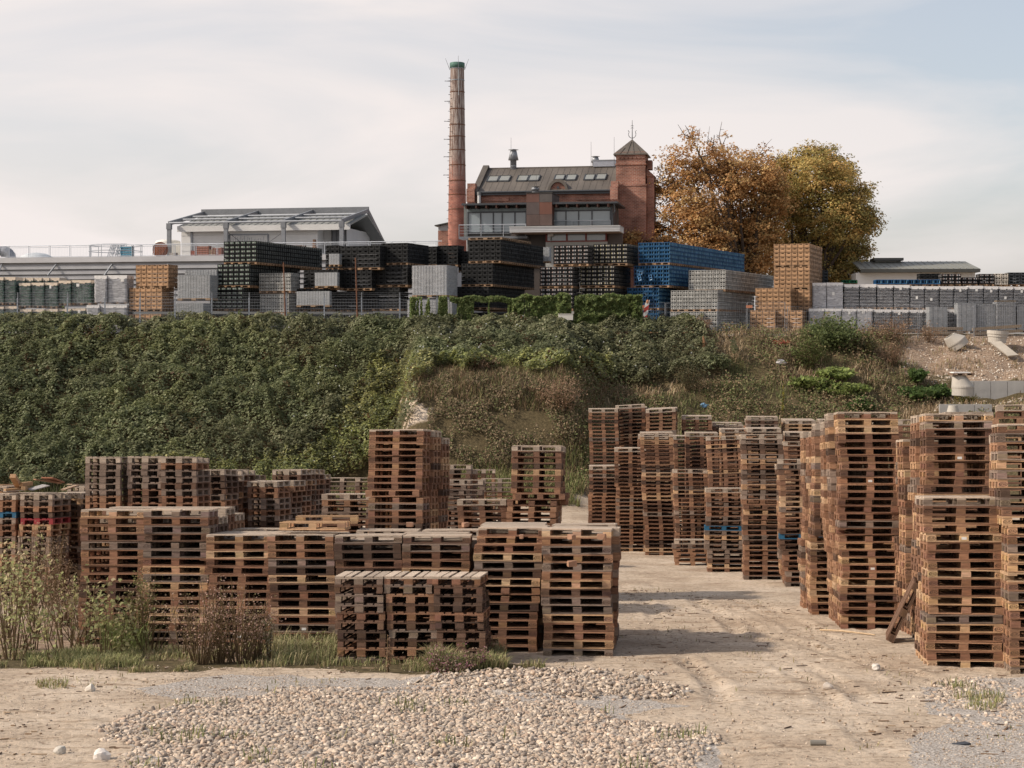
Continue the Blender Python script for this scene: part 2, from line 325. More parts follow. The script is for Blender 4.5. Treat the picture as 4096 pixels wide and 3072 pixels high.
TR=[(np.array(G(2730,2380)),np.array(G(3480,2800))),(np.array(G(2600,2440)),np.array(G(3050,3000))),(np.array(G(2950,2400)),np.array(G(3900,2830))),(np.array(G(-300,2870)),np.array(G(900,2830))),(np.array(G(-300,2790)),np.array(G(800,2775)))]
def _off(a,b,s):
    t_=(b-a)/np.linalg.norm(b-a); n_=np.array([-t_[1],t_[0]])*s; return (a+n_,b+n_)
TR=TR+[_off(a,b,1.5) for a,b in TR]+[(np.array(G(2500,2330)),np.array(G(2750,2600))),(np.array(G(2750,2600)),np.array(G(3000,3100))),(np.array(G(2620,2330)),np.array(G(3150,2560))),(np.array(G(3150,2560)),np.array(G(3950,2760)))]
def pdist(px,py,a,b):
    ab=b-a; t=np.clip(((px-a[0])*ab[0]+(py-a[1])*ab[1])/(ab@ab),0,1); return np.hypot(px-a[0]-t*ab[0],py-a[1]-t*ab[1])
gm=MB()
def patch(x0,x1,nx,y0,y1,ny,dz=0,near=False):
    xs=np.linspace(x0,x1,nx); ys=np.linspace(y0,y1,ny); X,Y=np.meshgrid(xs,ys,indexing='ij'); z=ground(X,Y)+dz
    u,v=proj(X,Y,ground(X,Y,False)); C=np.zeros((nx,ny,3))
    jx=(fbm(X*.9,Y*.9,3,31)-.5)*110; jy=(fbm(X*.9,Y*.9,3,35)-.5)*40
    if near:
        for poly in (PEB_MAIN,PEB_HEAP,PEB_RIGHT,FINE,FINER): C[...,0]=np.maximum(C[...,0],inpoly(u+jx,v+jy,poly)*1.)
        C[...,1]=inpoly(u+jx,v+jy,VERGE)*1.
        C[...,2]=inpoly(u+jx*.5,v+jy*.5,REDSOIL)*1.
        z=z+inpoly(u+jx*.3,v+jy*.3,PEB_HEAP)*.03
        wx_=X+(fbm(X*.25,Y*.25,2,41)-.5)*.6
        for a,b in TR:
            t_=(b-a)/np.linalg.norm(b-a); al=(X-a[0])*t_[0]+(Y-a[1])*t_[1]; d=pdist(wx_,Y,a,b); wob=sstep(.38,.62,fbm(X*.7,Y*.7,2,44))
            z=z-.016*np.exp(-(d/.16)**4)*(.35+wob)+.010*np.exp(-((d-.27)/.07)**2)*wob*(.6+.8*fbm(X*5,Y*5,2,46))+.006*np.exp(-(d/.14)**4)*np.sin(al*38+np.where(wx_*t_[1]-Y*t_[0]>a[0]*t_[1]-a[1]*t_[0],1,-1)*d*14)*wob
        z=z+.02*sstep(.58,.72,fbm(X*2.2,Y*2.2,3,48))*fbm(X*9,Y*9,2,50)
    sl=sstep(78,82,Y)*(1-sstep(150,200,Y))
    ivy=inpoly(u+jx,v+jy*2,IVY)*1.; earth=inpoly(u+jx,v+jy,EARTH)*1.
    C[...,1]=np.maximum(C[...,1],sl*np.maximum(.85,ivy)*(1-earth)); C[...,2]=np.maximum(C[...,2],sl*earth*.8)
    C[...,1]*=1-.8*inpoly(u+jx,v+jy,CLIFF)*(fbm(X*1.2,z*1.5,3,52)>.5)
    C[...,1]=np.maximum(C[...,1],sstep(70,76,Y)*(1-sstep(5,8,X)*0)*.35*(Y<80))
    idx=np.arange(nx*ny).reshape(nx,ny)
    Fq=np.stack([idx[:-1,:-1],idx[1:,:-1],idx[1:,1:],idx[:-1,1:]],-1).reshape(-1,4)
    gm.add(np.stack([X,Y,z],-1).reshape(-1,3),Fq,C.reshape(-1,3))
IVY=[(-900,1240),(2600,1262),(2760,1320),(2920,1410),(2880,1500),(2660,1565),(2420,1560),(2330,1510),(2000,1490),(1750,1500),(1655,1545),(1610,1680),(1570,1820),(1480,1930),(1000,1995),(300,1995),(-900,1960)]
EARTH=[(3560,1345),(4300,1340),(4300,1530),(3900,1530),(3790,1490),(3650,1490),(3600,1430)]
CLIFF=[(1620,1565),(1715,1555),(1705,1740),(1590,1770)]
patch(-13,13,430,10,42,520,0,True)
patch(-22,-12.95,70,10,66,420,-.006,True); patch(12.95,22,70,10,66,420,-.006,True); patch(-13.05,13.05,190,41.95,66,180,-.006,True)
patch(-70,70,300,65.8,112,180)
patch(-1500,1500,40,111.5,3000,60,-.02)
patch(-1500,-69,16,-60,112.5,20,-.05); patch(69,1500,16,-60,112.5,20,-.05)
patch(-70,-21.8,16,-60,66.2,30,-.03); patch(21.8,70,16,-60,66.2,30,-.03); patch(-22.2,22.2,8,-60,10.3,10,-.03)
mg=bpy.data.materials.new('sandy_ground'); mg.use_nodes=True; t=mg.node_tree; b=t.nodes['Principled BSDF']; b.inputs['Roughness'].default_value=.95; b.inputs['Specular IOR Level'].default_value=.12
tc=N(t,'ShaderNodeTexCoord'); at=N(t,'ShaderNodeAttribute',attribute_name='col'); sx=N(t,'ShaderNodeSeparateColor'); L(t,at.outputs['Color'],sx.inputs[0])
def noise(scale,det=5,rough=.6,st=(1,1,1)):
    mp=N(t,'ShaderNodeMapping'); mp.inputs['Scale'].default_value=st; L(t,tc.outputs['Object'],mp.inputs[0]); n=N(t,'ShaderNodeTexNoise'); n.inputs['Scale'].default_value=scale; n.inputs['Detail'].default_value=det; n.inputs['Roughness'].default_value=rough; L(t,mp.outputs[0],n.inputs[0]); return n.outputs[0]
def ramp(f,pts):
    r=N(t,'ShaderNodeValToRGB'); e=r.color_ramp.elements
    e[0].position=pts[0][0]; e[0].color=(*pts[0][1],1); e[1].position=pts[-1][0]; e[1].color=(*pts[-1][1],1)
    for p,c in pts[1:-1]: x=e.new(p); x.color=(*c,1)
    L(t,f,r.inputs[0]); return r.outputs[0]
def mixc(f,a,bb):
    x=N(t,'ShaderNodeMix',data_type='RGBA'); L(t,f,x.inputs[0]); L(t,a,x.inputs[6]); L(t,bb,x.inputs[7]); return x.outputs[2]
def soft(mask,nz,lo=.3,hi=.7):
    a=N(t,'ShaderNodeMath',operation='ADD'); L(t,mask,a.inputs[0]); L(t,nz,a.inputs[1]); m=N(t,'ShaderNodeMapRange',interpolation_type='SMOOTHSTEP'); m.inputs[1].default_value=.5+lo; m.inputs[2].default_value=.5+hi; L(t,a.outputs[0],m.inputs[0]); return m.outputs[0]
nb=noise(.55,6); nf=noise(9,5,.7); nw=noise(2.6,6,.65,(.22,1.9,1)); nsp=noise(34,2,.5)
sand=ramp(nb,[(.3,(.34,.26,.19)),(.5,(.455,.365,.275)),(.68,(.56,.465,.365))])
sand2=N(t,'ShaderNodeMix',data_type='RGBA',blend_type='MULTIPLY'); sand2.inputs[0].default_value=1; L(t,sand,sand2.inputs[6]); L(t,ramp(nf,[(.34,(.5,.46,.43)),(.47,(1,1,1)),(.75,(1.18,1.16,1.14))]),sand2.inputs[7])
sand3=N(t,'ShaderNodeMix',data_type='RGBA',blend_type='MULTIPLY'); sand3.inputs[0].default_value=.8; L(t,sand2.outputs[2],sand3.inputs[6]); L(t,ramp(nw,[(.36,(.66,.61,.56)),(.46,(1,1,1))]),sand3.inputs[7])
grav=ramp(nsp,[(.3,(.16,.135,.115)),(.5,(.36,.32,.28)),(.7,(.56,.51,.46))])
soil=ramp(nf,[(.3,(.05,.04,.022)),(.55,(.11,.085,.045)),(.75,(.19,.145,.085))])
red=ramp(nf,[(.34,(.11,.075,.05)),(.48,(.26,.185,.13)),(.7,(.40,.31,.235))])
c=mixc(soft(sx.outputs[0],nb),sand3.outputs[2],grav); c=mixc(soft(sx.outputs[1],nf),c,soil); c=mixc(soft(sx.outputs[2],nf),c,red)
L(t,c,b.inputs['Base Color'])
bp=N(t,'ShaderNodeBump'); bp.inputs['Strength'].default_value=.7; bp.inputs['Distance'].default_value=.05; ad=N(t,'ShaderNodeMath',operation='ADD'); L(t,nf,ad.inputs[0]); L(t,nw,ad.inputs[1]); L(t,ad.outputs[0],bp.inputs['Height']); L(t,bp.outputs[0],b.inputs['Normal'])
struct('ground',gm,mg,True)

# ---------------------------------------------------------------- loose stones
ico_v=[]; ph=(1+5**.5)/2
for a in (-1,1):
    for bb in (-ph,ph): ico_v+=[(0,a,bb),(a,bb,0),(bb,0,a)]
ico_v=np.array(ico_v)/np.linalg.norm(ico_v[0]); 
d_=np.linalg.norm(ico_v[:,None]-ico_v[None],axis=-1); el=np.min(d_[d_>1e-6])*1.01
ico_f=[]
for i in range(12):
    for j in range(i+1,12):
        for l in range(j+1,12):
            if d_[i,j]<el and d_[j,l]<el and d_[i,l]<el:
                nrm=np.cross(ico_v[j]-ico_v[i],ico_v[l]-ico_v[i]); ico_f.append((i,j,l) if nrm@ico_v[i]>0 else (i,l,j))
ico_f=np.array(ico_f)
# one level of subdivision for round pebbles
sv_=list(map(tuple,ico_v)); cache={}; sf=[]
def midp(a,bb):
    kk=(min(a,bb),max(a,bb))
    if kk not in cache: m=(np.array(sv_[a])+np.array(sv_[bb])); m=m/np.linalg.norm(m); cache[kk]=len(sv_); sv_.append(tuple(m))
    return cache[kk]
for a,bb,c_ in ico_f: x,y,z=midp(a,bb),midp(bb,c_),midp(c_,a); sf+=[(a,x,z),(bb,y,x),(c_,z,y),(x,y,z)]
sph_v=np.array(sv_); sph_f=np.array(sf)
def stone_proto(seed,fine=True):
    r=np.random.default_rng(seed); v=(sph_v if fine else ico_v).copy(); d=r.normal(size=(4,3)); 
    for q in d: v=v*(1+.13*np.sin(2.1*v@q+r.random()*6))[:,None]
    return (v,np.zeros((0,4),int),sph_f if fine else ico_f,np.ones((len(v),3)))
def rotm(n):
    q=R.normal(size=(n,4)); q/=np.linalg.norm(q,axis=1,keepdims=True); a,b_,c_,d=q.T
    return np.stack([np.stack([1-2*(c_*c_+d*d),2*(b_*c_-a*d),2*(b_*d+a*c_)],-1),np.stack([2*(b_*c_+a*d),1-2*(b_*b_+d*d),2*(c_*d-a*b_)],-1),np.stack([2*(b_*d-a*c_),2*(c_*d+a*b_),1-2*(b_*b_+c_*c_)],-1)],1)
STONEC=np.array([(.52,.45,.375),(.44,.385,.33),(.38,.335,.295),(.60,.53,.455),(.42,.33,.265),(.31,.265,.23),(.50,.41,.33)])
def scatter_stones(poly,n,smin,smax,sink=.25,lift=0,edge=60):
    us=[p[0] for p in poly]; vs=[p[1] for p in poly]
    xs=[G(u,v) for u,v in poly]; x0=min(p[0] for p in xs); x1=max(p[0] for p in xs); y0=min(p[1] for p in xs); y1=max(p[1] for p in xs)
    x=R.uniform(x0,x1,n); y=R.uniform(y0,y1,n)
    z=ground(x,y); u,v=proj(x,y,z); jx=(fbm(x*1.3,y*1.3,3,61)-.5)*edge*4; jy=(fbm(x*1.3,y*1.3,3,64)-.5)*edge*1.6
    ok=inpoly(u+jx+R.normal(size=n)*edge*.3,v+jy+R.normal(size=n)*edge*.1,poly)
    x,y,z=x[ok],y[ok],z[ok]; m=len(x); s=smin+(smax-smin)*R.random(m)**2.2
    S=np.stack([s*R.uniform(.8,1.3,m),s*R.uniform(.7,1.1,m),s*R.uniform(.4,.68,m)],-1)*.5
    rm=rotm(m); Mt=np.zeros((m,4,4)); Mt[:,:3,:3]=rm*S[:,None,:]
    # keep most stones lying flat
    az=R.uniform(0,6.28,m); fl=np.zeros((m,3,3)); fl[:,0,0]=np.cos(az); fl[:,0,1]=-np.sin(az); fl[:,1,0]=np.sin(az); fl[:,1,1]=np.cos(az); fl[:,2,2]=1
    tl=R.random(m)<.75; Mt[tl,:3,:3]=(fl*S[:,None,:])[tl]
    u,v=proj(x,y,z); hp=inpoly(u,v,PEB_HEAP)*(R.random(m)*.05)+inpoly(u,v,PEB_MAIN)*(R.random(m)*.02)
    Mt[:,0,3]=x; Mt[:,1,3]=y; Mt[:,2,3]=z+hp+S[:,2]*(1-2*sink)*.6+lift
    c=STONEC[R.integers(0,len(STONEC),m)]*R.uniform(.66,1.06,(m,1))*np.array([1.07,1.0,.92]); return Mt,c
def stones(name,sets,label,cat):
    mb=MB()
    for poly,n,a,bb,sk,lf,ed in sets:
        Mt,c=scatter_stones(poly,n,a,bb,sk,lf,ed)
        for q in range(4): mb.stamp(stone_proto(q+3,bb>.07),Mt[q::4],c[q::4])
    solo(name,mb,m_stone,label,cat,kind='stuff',smooth=True)
ALL=K((-60,1440),(700,1440),(1200,1440),(1340,1260),(1680,1300),(1760,1330),(1990,1440),(2260,1450),(2260,1700),(-60,1700))
stones('pebble_bed',[(PEB_MAIN,34000,.024,.088,.40,-.004,75),(PEB_HEAP,7500,.028,.10,.34,0,60),(PEB_HEAP,1200,.03,.09,.3,.03,25)],'bed of pale rounded pebbles across the foreground','pebbles')
stones('pebble_patch',[(PEB_RIGHT,4600,.022,.085,.40,-.004,90)],'weedy patch of pebbles in front of the near right pallet tower','pebbles')
EG=(3560,1345)
mb=MB()
ne=9000; xe=R.uniform(20,36,ne); ye=R.uniform(92.5,104.5,ne); ze=ground(xe,ye); ue,ve=proj(xe,ye,ze); ke=inpoly(ue,ve,[(3560,1345),(4300,1335),(4300,1660),(3700,1660)]); xe,ye,ze=xe[ke],ye[ke],ze[ke]; me_=len(xe); rmx=rotm(me_); Me=np.zeros((me_,4,4)); se=.03+.13*R.random(me_)**4; Me[:,:3,:3]=rmx*(se[:,None]*.5)[:,None,:]; Me[:,0,3],Me[:,1,3],Me[:,2,3]=xe,ye,ze; mb.stamp(stone_proto(9,False),Me,np.array([(.5,.42,.34),(.34,.25,.18),(.6,.54,.46)])[R.integers(0,3,me_)]); solo('slope_rubble',mb,m_stone,'small rubble on the bare earth slope at the right','rubble',kind='stuff')
stones('loose_grit',[(ALL,26000,.010,.042,.3,0,20),(FINE,6000,.015,.035,.3,0,60),(FINER,2500,.012,.03,.3,0,60)],'loose grit and small stones strewn over the sand','grit')
for i,(u,v,s,c_,lab) in enumerate([(3310,2755,.13,(.50,.43,.36),'pointed pale stone alone on the sandy track'),(365,2765,.13,(.6,.54,.46),'pale flat stone on the sand near the left grass verge'),(240,3012,.12,(.5,.46,.40),'small pale stone on the sand at the lower left'),(405,3035,.17,(.66,.60,.54),'jagged white stone on the sand left of the pebbles'),(3505,2680,.14,(.55,.5,.44),'whitish stone on the track before the leaning pallet'),(2570,2735,.16,(.6,.54,.46),'big pale stone on the crest of the pebble heap'),(2030,2740,.15,(.55,.48,.40),'lone tan stone in the grey gravel before the heap')]):
    x,y=G(u,v); mb=MB(); V,_,F3,_c=stone_proto(50+i); mb.add(V*np.array([s*.6,s*.5,s*.42]),F3,c_); solo('field_stone',mb,m_stone,lab,'stone',(x,y,float(ground(x,y))+s*.3),(0,0,i*1.3),'single stones lying on the yard',smooth=False)

# ---------------------------------------------------------------- foliage helpers
def leaves(mb,p,nrm,size,col,asp=.75):
    n=len(p); nrm=nrm/np.maximum(np.linalg.norm(nrm,axis=1,keepdims=True),1e-6)
    a=R.normal(size=(n,3)); t_=np.cross(nrm,a); t_/=np.maximum(np.linalg.norm(t_,axis=1,keepdims=True),1e-6); b_=np.cross(nrm,t_)
    s=np.asarray(size).reshape(-1,1)
    V=np.stack([p-t_*s*.5,p+b_*s*.5*asp-t_*s*.05,p+t_*s*.5-nrm*s*.12,p-b_*s*.5*asp-t_*s*.05],1).reshape(-1,3)
    mb.add(V,np.arange(4*n).reshape(n,4),np.repeat(col,4,0))
def blades(mb,base,h,wd,lean,col,curl=.35):
    n=len(base); az=R.uniform(0,6.283,n); d=np.stack([np.cos(az),np.sin(az),np.zeros(n)],-1); sd_=np.stack([-np.sin(az),np.cos(az),np.zeros(n)],-1)
    h=np.asarray(h).reshape(-1,1); wd=np.asarray(wd).reshape(-1,1); up=np.array([0,0,1.]); ln=np.asarray(lean).reshape(-1,1)
    m=base+up*h*.6+d*h*ln*.4; tp=base+up*h*(1-ln*curl)+d*h*ln*1.1
    V=np.stack([base-sd_*wd*.5,base+sd_*wd*.5,m+sd_*wd*.4,m-sd_*wd*.4,tp],1).reshape(-1,3); i=np.arange(n)*5
    mb.add(V,np.stack([i,i+1,i+2,i+3],-1),np.repeat(col,5,0)); mb.f3.append(np.stack([i+3,i+2,i+4],-1)+mb.n-5*n)
def tint(n,cs,var=.25):
    cs=np.array(cs); return cs[R.integers(0,len(cs),n)]*R.uniform(1-var,1+var,(n,1))

# ivy over the slope
def bulge(x,y):
    a=1-np.abs(2*fbm(x*.42+3,y*.55,2,70)-1); b_=1-np.abs(2*fbm(x*1.1,y*1.3,2,73)-1)
    c_=fbm(x*2.4+5,y*2.6,2,77); return .15+.5*sstep(.3,1,a)+.5*sstep(.25,1,b_)+.38*c_
def slope_pts(n,x0,x1,y0,y1,poly,jit=90):
    x=R.uniform(x0,x1,n); y=R.uniform(y0,y1,n); z=ground(x,y); u,v=proj(x,y,z)
    jx=(fbm(x*.8,y*.8,3,81)-.5)*jit*2.2; jy=(fbm(x*.8,y*.8,3,84)-.5)*jit
    ok=inpoly(u+jx,v+jy,poly); return x[ok],y[ok],z[ok],u[ok],v[ok]
mb=MB()
x,y,z,u,v=slope_pts(560000,-37,15,82,105.5,IVY)
bz=bulge(x,y); e=.25; gx=(bulge(x+e,y)-bulge(x-e,y))/(2*e); gy=(bulge(x,y+e)-bulge(x,y-e))/(2*e)-.45
keep=R.random(len(x))<np.clip(.3+.75*bz/1.3,0,1); x,y,z,u,v,bz,gx,gy=[q[keep] for q in (x,y,z,u,v,bz,gx,gy)]; n=len(x)
dep=R.random(n)**1.8*.5
nr=np.stack([-gx*.7,-gy*.6-.2,np.ones(n)],-1)+R.normal(size=(n,3))*.40
yel=sstep(.52,.75,fbm(x*.35,y*.35,3,90)); low=sstep(1500,1900,v)
cl=tint(n,[(.19,.20,.11),(.22,.225,.13),(.255,.255,.15),(.15,.162,.085),(.275,.265,.16)],.26)
cl=cl*(1+.6*(fbm(x*.6,y*.6,3,93)-.5))[:,None]; ht=sstep(.45,.65,fbm(x*.22+4,y*.3,2,95))[:,None]; cl=cl*(1-ht)+cl*np.array([.94,1.0,.92])*ht
cl=cl*(1-.0*low[:,None])+yel[:,None]*np.array([.05,.045,.008])*R.random((n,1))
br=(fbm(x*.9,y*.9,2,97)>.72)[:,None]*(R.random((n,1))<.3); cl=np.where(br,np.array([[.12,.075,.04]])*R.uniform(.6,1.2,(n,1)),cl)
yr=inpoly(u,v,[(1500,1480),(2450,1480),(2450,1640),(1650,1640),(1450,1990),(300,1990),(300,1930),(1250,1860)])[:,None]*(R.random((n,1))<.55)
cl=np.where(yr,cl*np.array([1.5,1.45,1.05]),cl)
leaves(mb,np.stack([x,y,z+bz-dep],-1),nr,R.uniform(.09,.20,n)*(.75+.6*fbm(x*.5,y*.5,2,99)),cl,.85)
wf=(R.random(n)<.0006)&(u>1150); leaves(mb,np.stack([x,y-.1,z+bz+.05],-1)[wf],nr[wf]*0+np.array([0,-1,.4]),np.full(wf.sum(),.08),np.full((wf.sum(),3),.75),1)
solo('ivy_cover',mb,m_leaf,'thick green creeper covering the embankment below the crate yard','ivy',kind='stuff')
del x,y,z,u,v

# dry weeds and grass over the right half of the slope and the cut bank
mb=MB()
WEED=[(2280,1500),(2640,1560),(2860,1490),(2900,1390),(2760,1325),(3000,1318),(3600,1320),(3650,1450),(3700,1600),(3800,1660),(4300,1620),(4300,1760),(3600,1900),(2300,2030),(2330,1700)]
x,y,z,u,v=slope_pts(90000,2,40,80,105,WEED,70); n=len(x)
dens=fbm(x*.6,y*.6,3,101); kp=R.random(n)<np.clip(dens*1.7-.15,0.12,1); x,y,z,u,v,dens=[q[kp] for q in (x,y,z,u,v,dens)]; n=len(x)
gr=fbm(x*.35,y*.45,3,104)[:,None]; g1=tint(n,[(.40,.30,.19),(.34,.245,.15),(.46,.36,.24),(.27,.19,.115)]); g2=tint(n,[(.16,.165,.07),(.13,.145,.06),(.21,.195,.09)])
cl=np.where(R.random((n,1))<sstep(.36,.54,gr),g1,g2)
blades(mb,np.stack([x,y,z-.05],-1),R.uniform(.15,.65,n)*(0.5+dens),R.uniform(.025,.055,n),R.uniform(.2,1.1,n),cl)
x,y,z,u,v=slope_pts(150000,2,40,80,105,WEED,70); n=len(x); f=fbm(x*.5+9,y*.5,3,107); kp=f>.43+.12*R.random(n); x,y,z,f=[q[kp] for q in (x,y,z,f)]; n=len(x)
leaves(mb,np.stack([x,y,z+R.random(n)*(.25+1.6*np.maximum(f-.45,0)*2)],-1),np.array([[0,-.3,1.]])+R.normal(size=(n,3))*.5,R.uniform(.08,.17,n),tint(n,[(.15,.165,.065),(.12,.14,.055),(.20,.18,.09),(.25,.18,.11),(.22,.15,.09)]))
CL2=[(1560,1510),(1800,1480),(2330,1490),(2420,1560),(2400,1780),(2300,2030),(1350,2040),(1500,1930),(1900,1870),(2180,1850),(2260,1720),(2200,1650),(1900,1640),(1640,1600)]
x,y,z,u,v=slope_pts(70000,-9,7,74,100,CL2,50); n=len(x)
base=(v>1800)[:,None]; cl=np.where(base&(R.random((n,1))<.7),tint(n,[(.23,.235,.095),(.30,.26,.13),(.18,.20,.075)]),tint(n,[(.27,.185,.12),(.21,.15,.09),(.19,.185,.085),(.17,.145,.07)]))
blades(mb,np.stack([x,y,z-.03],-1),R.uniform(.2,.75,n),R.uniform(.025,.06,n),R.uniform(.1,.9,n),cl)
x,y,z,u,v=slope_pts(170000,-8,6,78,97,[(1690,1540),(1800,1500),(2330,1500),(2330,1840),(1900,1880),(1700,1780)],40); n=len(x); f=fbm(x*1.1,z*1.3,3,110); kp=f>.42+.1*R.random(n); x,y,z=[q[kp] for q in (x,y,z)]; n=len(x)
leaves(mb,np.stack([x,y-R.random(n)*.35,z+R.random(n)*.3],-1),np.array([[0,-.8,.6]])+R.normal(size=(n,3))*.5,R.uniform(.06,.15,n),tint(n,[(.20,.145,.09),(.16,.13,.07),(.14,.15,.065),(.25,.19,.12)]))
# grassy strip behind the left pallets
x,y,z,u,v=slope_pts(26000,-32,-2,70,87,[(-600,1880),(260,1880),(600,1990),(1400,1960),(2400,2010),(2350,2060),(-600,2100)],30); n=len(x)
blades(mb,np.stack([x,y,z],-1),R.uniform(.3,.95,n),R.uniform(.03,.06,n),R.uniform(.05,.6,n),tint(n,[(.23,.215,.095),(.34,.29,.16),(.16,.18,.065)]))
x,y,z,u,v=slope_pts(9000,18,40,92,105,[(3560,1345),(4300,1340),(4300,1660),(3700,1660)],60); n=len(x); f=fbm(x*.9,y*.9,3,113); kp=f>.55; x,y,z=x[kp],y[kp],z[kp]; n=len(x); blades(mb,np.stack([x,y,z],-1),R.uniform(.15,.5,n),R.uniform(.025,.05,n),R.uniform(.2,1,n),tint(n,[(.40,.29,.18),(.25,.22,.11),(.34,.23,.14)]))
solo('dry_grass',mb,m_dry,'dry grass and brown weeds over the right slope and cut bank','dry grass',kind='stuff')
# ---------------------------------------------------------------- buildings on the plateau
PZ=5.75
class Frame:
    def __init__(s,u,D,yaw,z=PZ):
        s.p=np.array([(u-U0)/F*D,D]); s.y=rad(yaw); s.f=np.array([math.cos(s.y),-math.sin(s.y)]); s.d=np.array([math.sin(s.y),math.cos(s.y)]); s.z=z
        s.loc=(s.p[0],s.p[1],z); s.rz=-s.y
    def lp(s,u,v,yl=0):                                # local x, z of the image point on the local plane y = yl
        du=(u-U0)/F; t=(yl+s.p@s.d)/(du*s.d[0]+s.d[1]); q=np.array([du*t,t])-s.p
        return float(q@s.f), CAMZ+(V0-v)/F*t-s.z
def Z7(x,y): return 1800+x/2.4578, 500+y/2.4578
WB=(.9,.9,.9)
# --- brewery hall
fr=Frame(1897,150,10)
hall=thing('brick_hall','old red brick hall with zinc roof, roof windows and a half-round gable, beside the chimney','building',fr.loc,fr.rz)
X=lambda x,y,yl=0: fr.lp(*Z7(x,y),yl)
Lx=X(1640,660)[0]; ez=X(240,672)[1]; hd=5.0; rz_=X(330,447,hd)[1]; W2=2*hd
mb=MB(); mb.box(0,Lx,0,W2,-1,ez)
for xx in (.02,Lx-.4):
    V=[(xx,0,ez),(xx,W2,ez),(xx,hd,rz_-.1),(xx+.35,0,ez),(xx+.35,W2,ez),(xx+.35,hd,rz_-.1)]
    mb.add2(V,[[0,1,4,3],[1,2,5,4],[2,0,3,5]],[[0,2,1],[3,4,5]])
x0,z0=X(300,757); x1,z1=X(568,742)
for i in range(26):                                    # corbel dentils under the eaves
    q=x0+(x1-x0)*i/25; mb.box(q,q+.11,-.12,.01,z1-.05,z1+.32)
x0,z0=X(1245,740); x1,_=X(1585,735)
for i in range(30): q=x0+(x1-x0)*i/29; mb.box(q,q+.11,-.12,.01,z0+.02,z0+.36)
mb.box(.05,Lx-.05,-.10,.01,z1+.45,z1+.62)
part('brick_wall',mb,m_brick,hall)
mb=MB(); t_=.14
mb.slab((.25,-.35,ez-.02),(Lx-.25,-.35,ez-.02),(Lx-.25,hd,rz_),(.25,hd,rz_),t_); mb.slab((Lx-.25,W2+.35,ez-.02),(.25,W2+.35,ez-.02),(.25,hd,rz_),(Lx-.25,hd,rz_),t_)
for i in range(1,22):
    q=.25+(Lx-.5)*i/22; mb.beam((q,-.35,ez+.13),(q,hd,rz_+.15),.04,.05)
mb.beam((.25,hd,rz_+.17),(Lx-.25,hd,rz_+.17),.22,.12)
roof=part('roof',mb,m_zinc,hall)
rs=(rz_-ez)/(hd+.35)
for (a,b,c_,d_) in [(360,475,528,577),(472,590,524,574),(652,767,522,573),(766,880,519,570),(1022,1130,516,560),(1135,1245,514,564),(1315,1425,512,562),(1428,1540,508,558)]:
    # find the height of the slope plane under the window by walking up the roof
    yy=np.linspace(0,hd,200); zz=ez+rs*(yy+.35); hit=lambda py: min(range(200),key=lambda i: abs(X((a+b)/2,py,yy[i])[1]-zz[i]))
    i0,i1=hit(d_),hit(c_); xa=X(a,d_,yy[i0])[0]; xb=X(b-14,d_,yy[i0])[0]; mb=MB(); o=.22
    A=(xa,yy[i0],zz[i0]+o); B=(xb,yy[i0],zz[i0]+o); C_=(xb+.02,yy[i1],zz[i1]+o); D_=(xa+.02,yy[i1],zz[i1]+o)
    for p,q in ((A,B),(B,C_),(C_,D_),(D_,A)): mb.beam(p,q,.09,.14)
    sk=part('roof_window',mb,m_dsteel,roof); mb=MB(); mb.slab(A,B,C_,D_,.03); part('pane',mb,m_sky,sk)
# half-round brick dormer
mb=MB(); cx,cz=X(1062,660,-.1); r_=X(1138,660,-.1)[0]-cx; an=np.linspace(0,np.pi,15); mb.prism([(cx+r_*math.cos(a),cz+r_*math.sin(a)*1.25) for a in an],-.12,2.2); dm=part('dormer_gable',mb,m_brick,hall)
mb=MB(); 
for i in range(14):
    a,b_=an[i],an[i+1]; R1=r_+.02; R2=r_+.24; p=lambda a,rr: (cx+rr*math.cos(a),cz+rr*math.sin(a)*1.25)
    (ax,az),(bx,bz_),(dx,dz),(ex,ez2)=p(a,R1),p(b_,R1),p(b_,R2),p(a,R2)
    V=[(ax,-.3,az),(bx,-.3,bz_),(dx,-.3,dz),(ex,-.3,ez2),(ax,2.3,az),(bx,2.3,bz_),(dx,2.3,dz),(ex,2.3,ez2)]; mb.add(V,[[0,1,2,3],[7,6,5,4],[3,2,6,7],[1,0,4,5]])
part('dormer_roof',mb,m_zinc,hall)
mb=MB(); mb.tube([(cx,-.2,cz+.42),(cx,-.1,cz+.42)],.13,10); part('dormer_hole',mb,m_dsteel,dm)
# gable parapets, gutter, pipe
def parapet(xx,w_):
    mb=MB()
    for s_ in (-1,1):
        ye=hd+s_*(hd+.45); mb.slab((xx,ye,ez+.1),(xx+w_,ye,ez+.1),(xx+w_,hd,rz_+.38),(xx,hd,rz_+.38),.12) if s_<0 else mb.slab((xx+w_,ye,ez+.1),(xx,ye,ez+.1),(xx,hd,rz_+.38),(xx+w_,hd,rz_+.38),.12)
    return mb
part('gable_coping',parapet(-.12,.55),m_zinc,hall); part('gable_coping',parapet(Lx-.45,.55),m_zinc,hall)
def kneeler(x0,x1):
    mb=MB(); zt=X(215,580)[1]
    mb.box(x0,x1,-.55,.3,-1,zt-2.2); mb.box(x0-.06,x1+.06,-.62,.3,zt-2.2,zt-1.7); mb.box(x0-.12,x1,-.7,.3,zt-1.7,zt-.5); mb.box(x0-.05,x1+.05,-.62,.3,zt-.5,zt); return mb
part('corner_pier',kneeler(-.48,.16),m_brick,hall); part('corner_pier',kneeler(Lx-.42,Lx+.15),m_brick,hall)
mb=MB(); mb.tube([(.1,-.42,ez+.03),(Lx-.3,-.42,ez+.03)],.11,6); mb.box(.1,Lx-.3,-.34,-.1,ez-.22,ez-.02); part('gutter',mb,m_dsteel,hall)
